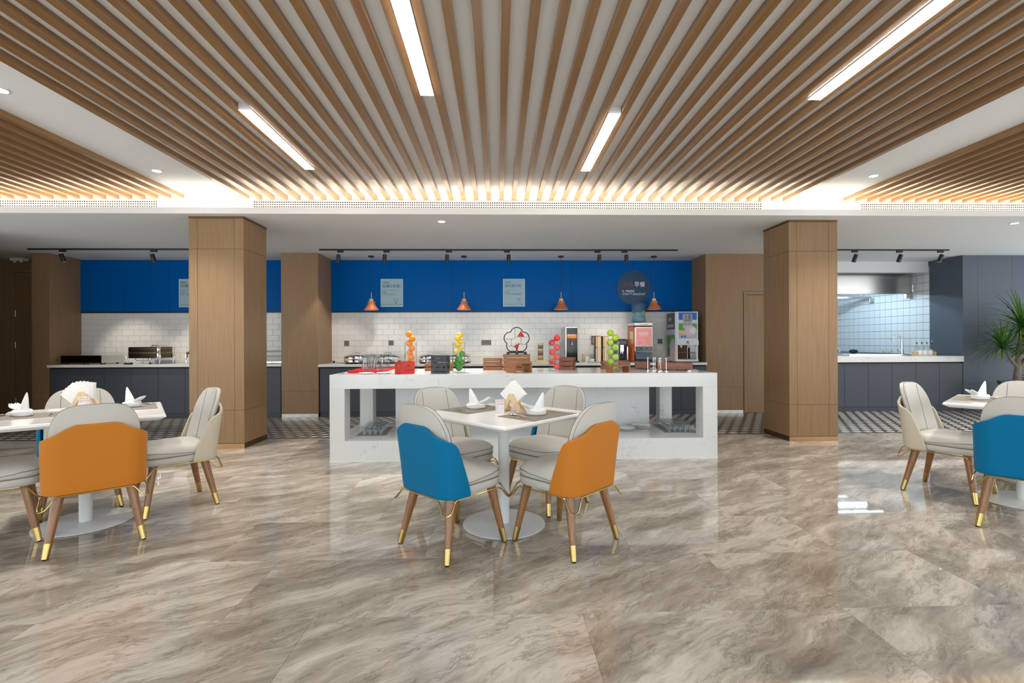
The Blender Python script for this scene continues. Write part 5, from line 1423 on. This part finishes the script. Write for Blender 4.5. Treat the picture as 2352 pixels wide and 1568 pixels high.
def prt(nm, x0, x1, z0, z1, lay, mat): return obj(nm, add_box(bm_new(), x0, x1, -0.0010 - lay * 0.0012, -0.0002 - lay * 0.0012 + 0.0006, z0, z1), mat, t)
prt('print_sky', px0, px1, 0.68, pz1, 0, 'skyprint'); prt('print_cloud', px0, px1, 0.66, 0.7195, 0.5, 'skypale'); prt('print_meadow', px0, px1, 0.545, 0.6595, 0, 'greenprint'); prt('print_ground', px0, px1, pz0, 0.5445, 0, 'lilac')
prt('print_label', -0.070, 0.090, 0.57, 0.815, 2, 'lilac')
bm = bm_new(); add_lathe(bm, [(0, 0), (0.105, 0), (0.105, 0.0006), (0, 0.0006)], 32, T(0.062, -0.0046, 0.533, 0, R(90)) @ Matrix.Diagonal((1, 0.78, 1, 1))); obj('print_yogurt', bm, 'yogurt', t)
bm = bm_new(); add_lathe(bm, [(0, 0), (0.050, 0), (0.050, 0.0006), (0, 0.0006)], 24, T(0.095, -0.0056, 0.535, 0, R(90))); obj('print_swirl', bm, 'offwhite', t)
bm = bm_new(); add_lathe(bm, [(0, 0), (0.052, 0), (0.052, 0.0006), (0, 0.0006)], 20, T(-0.082, -0.0050, 0.505, 0, R(90)) @ Matrix.Diagonal((1, 0.4, 1, 1))); obj('print_nuts', bm, 'orangelight', t)
for k, xx in enumerate((-0.085, -0.035)):
    bm = bm_new(); add_lathe(bm, [(0, 0), (0.020, 0), (0.020, 0.0006), (0, 0.0006)], 20, T(xx, -0.0040, 0.434, 0, R(90))); obj('print_badge', bm, 'inkblue', t)
text('活菌', 0.085, 'greendark', t, -0.058, -0.0042, 0.735, 'print_lettering', 0.0004, 0.010, width=0.135)
text('风味酸奶', 0.042, 'greendark', t, -0.058, -0.0042, 0.690, 'print_lettering', 0.0004, 0.008, width=0.135)
for k in range(4): obj('print_line', add_box(bm_new(), -0.055 + (k % 2) * 0.070, 0.000 + (k % 2) * 0.070, -0.0046, -0.0035, 0.655 - (k // 2) * 0.022, 0.665 - (k // 2) * 0.022), 'inkgrey', t)
sxp = a0 - 0.0025
def sp(nm, y0, y1, z0, z1, mat, lay=0): return obj(nm, add_box(bm_new(), a0 - 0.0018 - lay * 0.0010, a0 - 0.0004 - lay * 0.0010, y0, y1, z0, z1), mat, t)
sp('side_print_navy', 0.02, 0.40, 0.56, 0.842, 'navyprint'); sp('side_print_mountain', 0.02, 0.40, 0.47, 0.5595, 'skypale'); sp('side_print_meadow', 0.02, 0.40, 0.22, 0.4695, 'greenprint'); sp('side_print_yogurt', 0.02, 0.40, 0.03, 0.2195, 'yogurt')
bm = bm_new(); add_lathe(bm, [(0, 0), (0.12, 0), (0.12, 0.0008), (0, 0.0008)], 28, T(a0 - 0.0020, 0.13, 0.27, 0, 0, R(-90)) @ Matrix.Diagonal((1.1, 1, 1, 1))); obj('side_print_swirl', bm, 'yogurt', t)
bm = bm_new(); add_lathe(bm, [(0, 0), (0.045, 0), (0.045, 0.0008), (0, 0.0008)], 18, T(a0 - 0.0030, 0.10, 0.10, 0, 0, R(-90))); obj('side_print_peach', bm, 'orangelight', t)
sp('side_print_leaf', 0.26, 0.38, 0.09, 0.24, 'greendark', 1)
text('活菌风味酸奶', 0.060, 'signwhite', t, a0 - 0.003, 0.37, 0.60, 'side_lettering', 0.0004, 0.004, width=0.30, rz=R(-90))
text('蒙牛', 0.070, 'signwhite', t, a0 - 0.003, 0.30, 0.71, 'side_lettering', 0.0004, 0.004, rz=R(-90))
bm = bm_new(); n = 8; rows = []
for i in range(n):
    rows.append([(-0.07 + 0.14 * i / (n - 1), 0.05 * (j / 3 - 0.5), 0.004 + 0.028 * math.sin(PI * i / (n - 1)) * (0.7 + 0.3 * math.cos(j * 2.0)) + (0.006 if j % 2 else 0)) for j in range(4)])
add_grid(bm, rows); o = obj('pink_cloth', bm, 'pink', None, True, 80); md = o.modifiers.new('s', 'SOLIDIFY'); md.thickness = 0.004; md.offset = 1
tag(place(o, 2.83, 8.24, ZC, 0.2), 'crumpled pink cloth beside the yogurt dispenser', 'cloth')
# sockets on the tiles
def socket(x, z, w_, label, dbl=False):
    t = thing('wall_socket', label, 'socket', (x, WY - 0.0025, z), 0, 'brown-grey sockets on the tiles')
    obj('plate', add_box(bm_new(), -w_ / 2, w_ / 2, -0.009, 0.0, -0.043, 0.043, 0.002), 'socket', t)
    for c_ in ((-w_ / 4, w_ / 4) if dbl else (0,)):
        bm = bm_new()
        for (dx, dz, sw_, sh_) in ((-0.011, 0.018, 0.003, 0.007), (0.011, 0.018, 0.003, 0.007), (0.0, -0.003, 0.003, 0.008), (-0.010, -0.018, 0.006, 0.003), (0.010, -0.018, 0.006, 0.003)):
            add_box(bm, c_ + dx - sw_, c_ + dx + sw_, -0.0096, -0.0091, dz - sh_ / 2, dz + sh_ / 2)
        obj('slots', bm, 'sockethole', t)
socket(-2.68, 1.208, 0.086, 'brown-grey socket nearest the wood pillar between the blue bands')
socket(-1.90, 1.212, 0.086, 'brown-grey socket behind the round chafing dishes')
socket(-0.21, 1.209, 0.172, 'double brown-grey socket near the plum-shaped stand', True)
socket(2.92, 1.22, 0.086, 'brown-grey socket between the two tall dispensers')

# ================================================================== POSTERS AND SIGN
PY = WY - 0.0125
def poster(x0, lines, label, icon):
    wd, h = 0.395, 0.495; z0 = 1.850
    t = thing('poster', label, 'poster', (x0, PY, z0), 0, 'pale blue posters on the blue band')
    obj('rim', add_box(bm_new(), 0, wd, -0.006, 0.0, 0, h, 0.002), 'posterrim', t)
    obj('sheet', add_box(bm_new(), 0.010, wd - 0.010, -0.0075, -0.0062, 0.010, h - 0.010), 'poster', t)
    for (s_, x, z, size, mat, bold, width) in lines:
        text(s_, size, mat, t, x, -0.0082, z, 'lettering', 0.0004, bold, width=width)
    lb = 0.042
    for xa, xb in ((0.010, 0.262), (0.285, wd - 0.010)):
        obj('ground_line', add_box(bm_new(), xa, xb, -0.0084, -0.0077, lb - 0.003, lb + 0.003), 'inkgrey', t)
    if icon == 'chopsticks':
        for xa, za, xb, zb in ((0.238, 0.158, 0.268, 0.046), (0.302, 0.152, 0.280, 0.046)):
            dx, dz = xb - xa, zb - za; ln = math.hypot(dx, dz); nx_, nz_ = -dz / ln * 0.007, dx / ln * 0.007
            obj('chopstick_outline', add_tube(bm_new(), [(xa + nx_, -0.0086, za + nz_), (xb + nx_ * .5, -0.0086, zb + nz_ * .5), (xb - nx_ * .5, -0.0086, zb - nz_ * .5), (xa - nx_, -0.0086, za - nz_)], 0.0018, 6, True), 'inkgrey', t)
    elif icon == 'fork':
        obj('fork_outline', add_tube(bm_new(), [(0.268, -0.0086, 0.058), (0.268, -0.0086, 0.108), (0.256, -0.0086, 0.122), (0.256, -0.0086, 0.150), (0.264, -0.0086, 0.150), (0.268, -0.0086, 0.125), (0.272, -0.0086, 0.150), (0.282, -0.0086, 0.150), (0.282, -0.0086, 0.122), (0.270, -0.0086, 0.108)], 0.0020, 6), 'inkgrey', t)
        obj('knife_outline', add_tube(bm_new(), [(0.312, -0.0086, 0.058), (0.310, -0.0086, 0.085), (0.296, -0.0086, 0.105), (0.296, -0.0086, 0.145), (0.306, -0.0086, 0.156), (0.312, -0.0086, 0.150), (0.312, -0.0086, 0.110)], 0.0020, 6), 'inkgrey', t)
    return t
poster(-2.077, [('中式热餐', 0.034, 0.415, 0.030, 'ink', 0.012, 0.118), ('加满', 0.034, 0.345, 0.060, 'ink', 0.004, 0.118), ('正能量！', 0.156, 0.345, 0.060, 'inkblue', 0.008, 0.205), ('CLASSIC CHINESE DISHES', 0.034, 0.287, 0.020, 'inkgrey', -0.004, 0.252), ('FUEL', 0.034, 0.243, 0.032, 'inkblue', 0.022, 0.078), ('FOR YOUR DAY!', 0.034, 0.209, 0.032, 'inkgrey', 0.0, 0.232)],
       'pale blue poster with chopsticks drawing and the word FUEL', 'chopsticks')
poster(0.090, [('西式热餐', 0.034, 0.420, 0.030, 'ink', 0.012, 0.118), ('动力', 0.034, 0.350, 0.060, 'ink', 0.004, 0.118), ('百分百', 0.156, 0.350, 0.060, 'inkblue', 0.012, 0.170), ('WESTERN STYLE DISHES', 0.034, 0.292, 0.020, 'inkgrey', -0.004, 0.245), ('NOW', 0.034, 0.247, 0.032, 'inkgrey', 0.0, 0.085), ("WE'RE", 0.034, 0.212, 0.032, 'inkgrey', 0.0, 0.105), ('COOKING!', 0.152, 0.212, 0.032, 'inkblue', 0.022, 0.175)],
       'pale blue poster with fork and knife drawing and the word COOKING', 'fork')
poster(-5.586, [('新鲜轻食', 0.034, 0.420, 0.030, 'ink', 0.012, 0.118), ('开胃', 0.034, 0.350, 0.060, 'ink', 0.004, 0.118), ('更', 0.156, 0.350, 0.060, 'inkblue', 0.012, 0.056), ('LIGHT STARTERS', 0.034, 0.290, 0.020, 'inkgrey', -0.004, 0.20), ("LET'S", 0.034, 0.247, 0.032, 'inkgrey', 0.0, 0.082), ('GET', 0.034, 0.212, 0.032, 'inkgrey', 0.0, 0.062), ('GOING!', 0.108, 0.212, 0.032, 'inkblue', 0.022, 0.14)],
       'pale blue poster half hidden by the wood column by the dishes', None)
t = thing('round_sign', 'round navy breakfast sign on the blue band', 'sign', (2.446, PY, 2.18))
bm = bm_new(); add_lathe(bm, [(0, 0.0), (0.312, 0.0), (0.312, 0.008), (0, 0.008)], 72, T(0, 0, 0, 0, R(90))); obj('disc', bm, 'signblue', t)
text('智选', 0.105, 'signred', t, -0.208, -0.0092, 0.025, 'red_lettering', 0.0005, 0.012, width=0.196)
text('早餐', 0.105, 'signwhite', t, 0.008, -0.0092, 0.025, 'white_lettering', 0.0005, 0.006, width=0.192)
text('E', 0.050, 'signwhite', t, -0.208, -0.0092, -0.075, 'white_lettering', 0.0005, 0.018)
text('X', 0.050, 'signred', t, -0.178, -0.0092, -0.075, 'red_lettering', 0.0005, 0.018)
text('PRESS', 0.050, 'signwhite', t, -0.145, -0.0092, -0.075, 'white_lettering', 0.0005, 0.018, width=0.152)
text('START™ BREAKFAST', 0.050, 'signwhite', t, -0.208, -0.0092, -0.128, 'white_lettering', 0.0005, 0.004, width=0.415)

# ================================================================== KITCHEN
t = thing('extractor_hood', 'long stainless extractor hood over the kitchen', 'extractor hood', (0, 0, 0))
obj('front_panel', add_box(bm_new(), 5.45, 8.052, 9.25, 9.262, 2.140, 2.619, 0.001), 'steel', t)
obj('top_panel', add_box(bm_new(), 5.45, 8.052, 9.2625, 10.3, 2.60, 2.618), 'steel', t)
for y in (9.263, 10.29): obj('gutter', add_box(bm_new(), 5.45, 8.052, y, y + 0.05, 2.12, 2.16, 0.002), 'steel', t)
obj('filter_panel', add_box(bm_new(), 5.45, 8.052, 9.32, 10.28, 2.30, 2.31), 'darkmetal', t)
for y in (9.55, 10.0): obj('light_tube', add_tube(bm_new(), [(5.7, y, 2.22), (7.7, y, 2.22)], 0.016, 12), 'hoodled', t)
for y in (9.28, 10.22): obj('bracket', add_box(bm_new(), 7.96, 8.052, y, y + 0.06, 2.035, 2.119, 0.004), 'steel', t)
t = thing('sink', 'stainless sink rim with raised edge on the kitchen counter', 'sink', (0, 0, 0))
for x0, x1, y0, y1 in ((6.25, 7.55, 8.50, 8.53), (6.25, 7.55, 8.82, 8.85), (6.25, 6.28, 8.5305, 8.8195), (7.52, 7.55, 8.5305, 8.8195)):
    obj('rim', add_box(bm_new(), x0, x1, y0, y1, ZK, ZK + 0.030, 0.002), 'steel', t)
obj('basin', add_box(bm_new(), 6.281, 7.519, 8.531, 8.819, ZK, ZK + 0.004), 'steel', t)
t = thing('kitchen_tap', 'chrome gooseneck tap on the kitchen counter', 'tap', (7.35, 8.68, ZK + 0.0042))
obj('base', add_lathe(bm_new(), [(0, 0), (0.026, 0), (0.026, 0.09), (0.016, 0.10), (0, 0.10)], 20), 'chrome', t, True)
arc = [(0, 0, 0.10), (0, 0, 0.28)] + [(-0.085 + 0.085 * math.cos(R(180 * i / 12)), 0, 0.28 + 0.085 * math.sin(R(180 * i / 12))) for i in range(1, 12)] + [(-0.172, 0, 0.255)]
obj('neck', add_tube(bm_new(), arc, 0.013, 14), 'chrome', t, True)
obj('lever', add_tube(bm_new(), [(-0.024, 0, 0.07), (-0.065, 0, 0.075), (-0.07, 0, 0.15)], 0.009, 10), 'chrome', t, True)
tr = thing('condiment_tray', 'pale wood condiment tray on the kitchen counter', 'tray', (7.515, 8.40, ZK))
obj('base', add_box(bm_new(), -0.165, 0.165, -0.07, 0.07, 0, 0.012, 0.002), 'pine', tr)
for sx in (-0.165, 0.155): obj('end', add_box(bm_new(), sx, sx + 0.010, -0.07, 0.07, 0.0125, 0.075, 0.002), 'pine', tr)
for i in range(3):
    t = thing('condiment_jar', ['white condiment jar at the tap end of the wood tray', 'white condiment jar in the middle of the wood tray', 'white condiment jar at the slate-wall end of the wood tray'][i], 'jar', (7.415 + 0.1 * i, 8.40, ZK + 0.0122), 0, 'white condiment jars')
    obj('pot', add_lathe(bm_new(), [(0, 0), (0.041, 0), (0.046, 0.008), (0.046, 0.070), (0.044, 0.075), (0, 0.075)], 28), 'porcelain', t, True, 50)
    obj('lid', add_lathe(bm_new(), [(0, 0.0755), (0.046, 0.0755), (0.044, 0.083), (0, 0.085)], 28), 'porcelain', t, True, 50)
    obj('spoon_handle', add_tube(bm_new(), [(0.01, 0, 0.085), (0.035, 0, 0.105)], 0.005, 8), 'porcelain', t, True)
for i in range(4):
    t = thing('oil_bottle', ['first clear oil bottle from the tap with a steel pourer', 'second clear oil bottle from the tap with a steel pourer', 'third clear oil bottle from the tap with a steel pourer', 'clear oil bottle against the slate wall with a steel pourer'][i], 'bottle', (7.615 + 0.095 * i, 8.66, ZK), 0, 'clear oil bottles')
    obj('body', add_lathe(bm_new(), [(0, 0), (0.032, 0), (0.034, 0.005), (0.034, 0.14), (0.026, 0.170), (0.013, 0.195), (0.013, 0.215), (0.011, 0.215), (0.011, 0.195), (0.032, 0.138), (0.031, 0.006), (0, 0.004)], 22), 'glass', t, True, 60)
    obj('stopper', add_lathe(bm_new(), [(0, 0.2155), (0.015, 0.2155), (0.013, 0.235), (0, 0.235)], 16), 'black', t, True)
    obj('pourer', add_tube(bm_new(), [(0, 0, 0.235), (0, 0, 0.262), (-0.006, 0, 0.275), (-0.020, 0, 0.278)], 0.004, 8), 'chrome', t, True)
    obj('label', add_box(bm_new(), -0.012, 0.012, -0.0352, -0.0342, 0.085, 0.10), 'salmon', t)
t = thing('rear_work_table', 'stainless work table along the tiled kitchen wall', 'work table', (7.80, 9.75, 0))
obj('top', add_box(bm_new(), -0.30, 0.25, -0.80, 1.6, 0.90, 0.94, 0.002), 'steel', t)
for sx in (-0.27, 0.20):
    for sy in (-0.76, 1.55): obj('leg', add_tube(bm_new(), [(sx, sy, 0.0), (sx, sy, 0.8995)], 0.02, 12), 'steel', t, True)
t = thing('wire_basket', 'small steel wire basket on the work table behind the tap', 'basket', (7.80, 9.55, 0.9402))
for z, r_ in ((0.004, 0.055), (0.035, 0.075), (0.065, 0.090)):
    obj('wire_ring', add_tube(bm_new(), [(r_ * math.cos(2 * PI * i / 24), r_ * math.sin(2 * PI * i / 24), z) for i in range(24)], 0.004, 6, True), 'steel', t, True)
for k in range(10):
    a_ = 2 * PI * k / 10
    obj('wire_rib', add_tube(bm_new(), [(0.055 * math.cos(a_), 0.055 * math.sin(a_), 0.004), (0.090 * math.cos(a_), 0.090 * math.sin(a_), 0.065)], 0.003, 5), 'steel', t)
o = tag(place(obj('dark_bag', sphere(bm_new(), (0, 0, 0.045), 0.075, 16, 10, 1.2, 0.9, 0.6), 'black', None, True), 7.62, 10.25, 0.9402), 'dark crumpled bag on the kitchen work table', 'bag')
t = thing('tissue_pack', 'blue and white tissue pack on the kitchen work table', 'tissue pack', (7.60, 10.75, 0.9402), 0.2)
obj('pack', add_box(bm_new(), -0.10, 0.06, -0.06, 0.06, 0, 0.10, 0.012, None, 2), 'signwhite', t); obj('blue_band', add_box(bm_new(), -0.08, -0.01, -0.0625, -0.0605, 0.015, 0.085), 'inkblue', t)
# detector near the left door
t = thing('emergency_light', 'white twin-head emergency light under the ceiling at the dark alcove', 'emergency light', (-8.22, 8.62, SOF))
obj('housing', add_box(bm_new(), -0.11, 0.11, -0.06, 0.06, -0.05, -0.0005, 0.008, None, 2), 'white', t)
for sx in (-0.05, 0.06):
    bm = bm_new(); sphere(bm, (sx, -0.03, -0.062), 0.026, 16, 10, 1, 1, 0.7); obj('lamp_head', bm, 'offwhite', t, True)

# ================================================================== PLANT
def plant(x, y):
    t = thing('potted_dracaena', 'tall potted dracaena with arching green leaf tufts before the slate wall', 'plant', (x, y, 0))
    obj('pot', add_lathe(bm_new(), [(0, 0), (0.16, 0), (0.17, 0.02), (0.20, 0.46), (0.235, 0.50), (0.235, 0.545), (0.205, 0.545), (0.195, 0.50), (0, 0.50)], 40), 'pot', t, True, 40)
    for k in range(16):
        a_ = 2 * PI * k / 16
        obj('flute', add_tube(bm_new(), [(0.178 * math.cos(a_), 0.178 * math.sin(a_), 0.03), (0.206 * math.cos(a_), 0.206 * math.sin(a_), 0.44)], 0.018, 8), 'pot', t, True)
    obj('soil', add_lathe(bm_new(), [(0, 0.5005), (0.192, 0.5005), (0.19, 0.515), (0, 0.52)], 24), 'soil', t, True)
    B0 = Vector((0.0, 0, 0.50)); F_ = Vector((0.015, 0, 0.76))
    obj('trunk', add_tube(bm_new(), [B0, (0.0, 0.0, 0.62), F_], [0.055, 0.048, 0.042], 14), 'bark', t, True)
    tips = [((0.105, 0.02, 1.42), (0.025, 0.0, 1.05), 0.034, 1.0, 0.62), ((-0.27, -0.02, 1.085), (-0.12, -0.01, 0.90), 0.024, 0.85, 0.48), ((0.27, 0.03, 1.09), (0.16, 0.02, 0.90), 0.027, 0.85, 0.46), ((0.16, -0.16, 1.10), (0.10, -0.08, 0.92), 0.022, 0.75, 0.42), ((0.13, -0.05, 0.56), (0.08, -0.03, 0.54), 0.014, 0.35, 0.22)]
    for tip, mid, r_, dens, ln in tips:
        tip = Vector(tip); mid = Vector(mid)
        st_ = F_ if tip.z > 0.7 else B0
        obj('branch', add_tube(bm_new(), [st_, mid, (mid + tip) / 2 + Vector((0.01, 0, 0)), tip], [r_ * 1.2, r_, r_ * 0.9, r_ * 0.8], 12), 'bark', t, True)
        n = int(105 * dens)
        for mi, mat in ((0, 'leaf'), (1, 'leafy')):
            bm = bm_new()
            for k in range(n):
                if (k % 4 == 0) != (mi == 1): continue
                az = k * 2.39996; el = 1.45 - 1.75 * (k / n) ** 0.85
                L_ = ln * 1.2 * rnd.uniform(0.75, 1.08); wdt = 0.013 * (0.7 + 0.5 * dens)
                d0 = Vector((math.cos(az) * math.cos(el), math.sin(az) * math.cos(el), math.sin(el)))
                side = Vector((-math.sin(az), math.cos(az), 0))
                p = tip.copy(); d = d0.copy(); prev = None; ns = 8
                droop = rnd.uniform(0.12, 0.26)
                for i in range(ns + 1):
                    u = i / ns; wv = wdt * (0.45 + 1.1 * u if u < 0.35 else 0.84 * (1 - (u - 0.35) / 0.65) ** 0.8 + 0.0)
                    nrm = side.cross(d).normalized()
                    v1 = bm.verts.new(p + side * wv - nrm * wv * 0.25); v0 = bm.verts.new(p); v2 = bm.verts.new(p - side * wv - nrm * wv * 0.25)
                    if prev: bm.faces.new((prev[0], v1, v0, prev[1])); bm.faces.new((prev[1], v0, v2, prev[2]))
                    prev = (v1, v0, v2)
                    p = p + d * (L_ / ns); d = (d + Vector((0, 0, -droop * (0.4 + u)))).normalized()
            for v in bm.verts:
                v.co.y = min(v.co.y, 8.20 - y)
            o = obj('leaf_tuft', bm, mat, t, True); o['kind'] = 'stuff'
plant(8.50, 7.75)
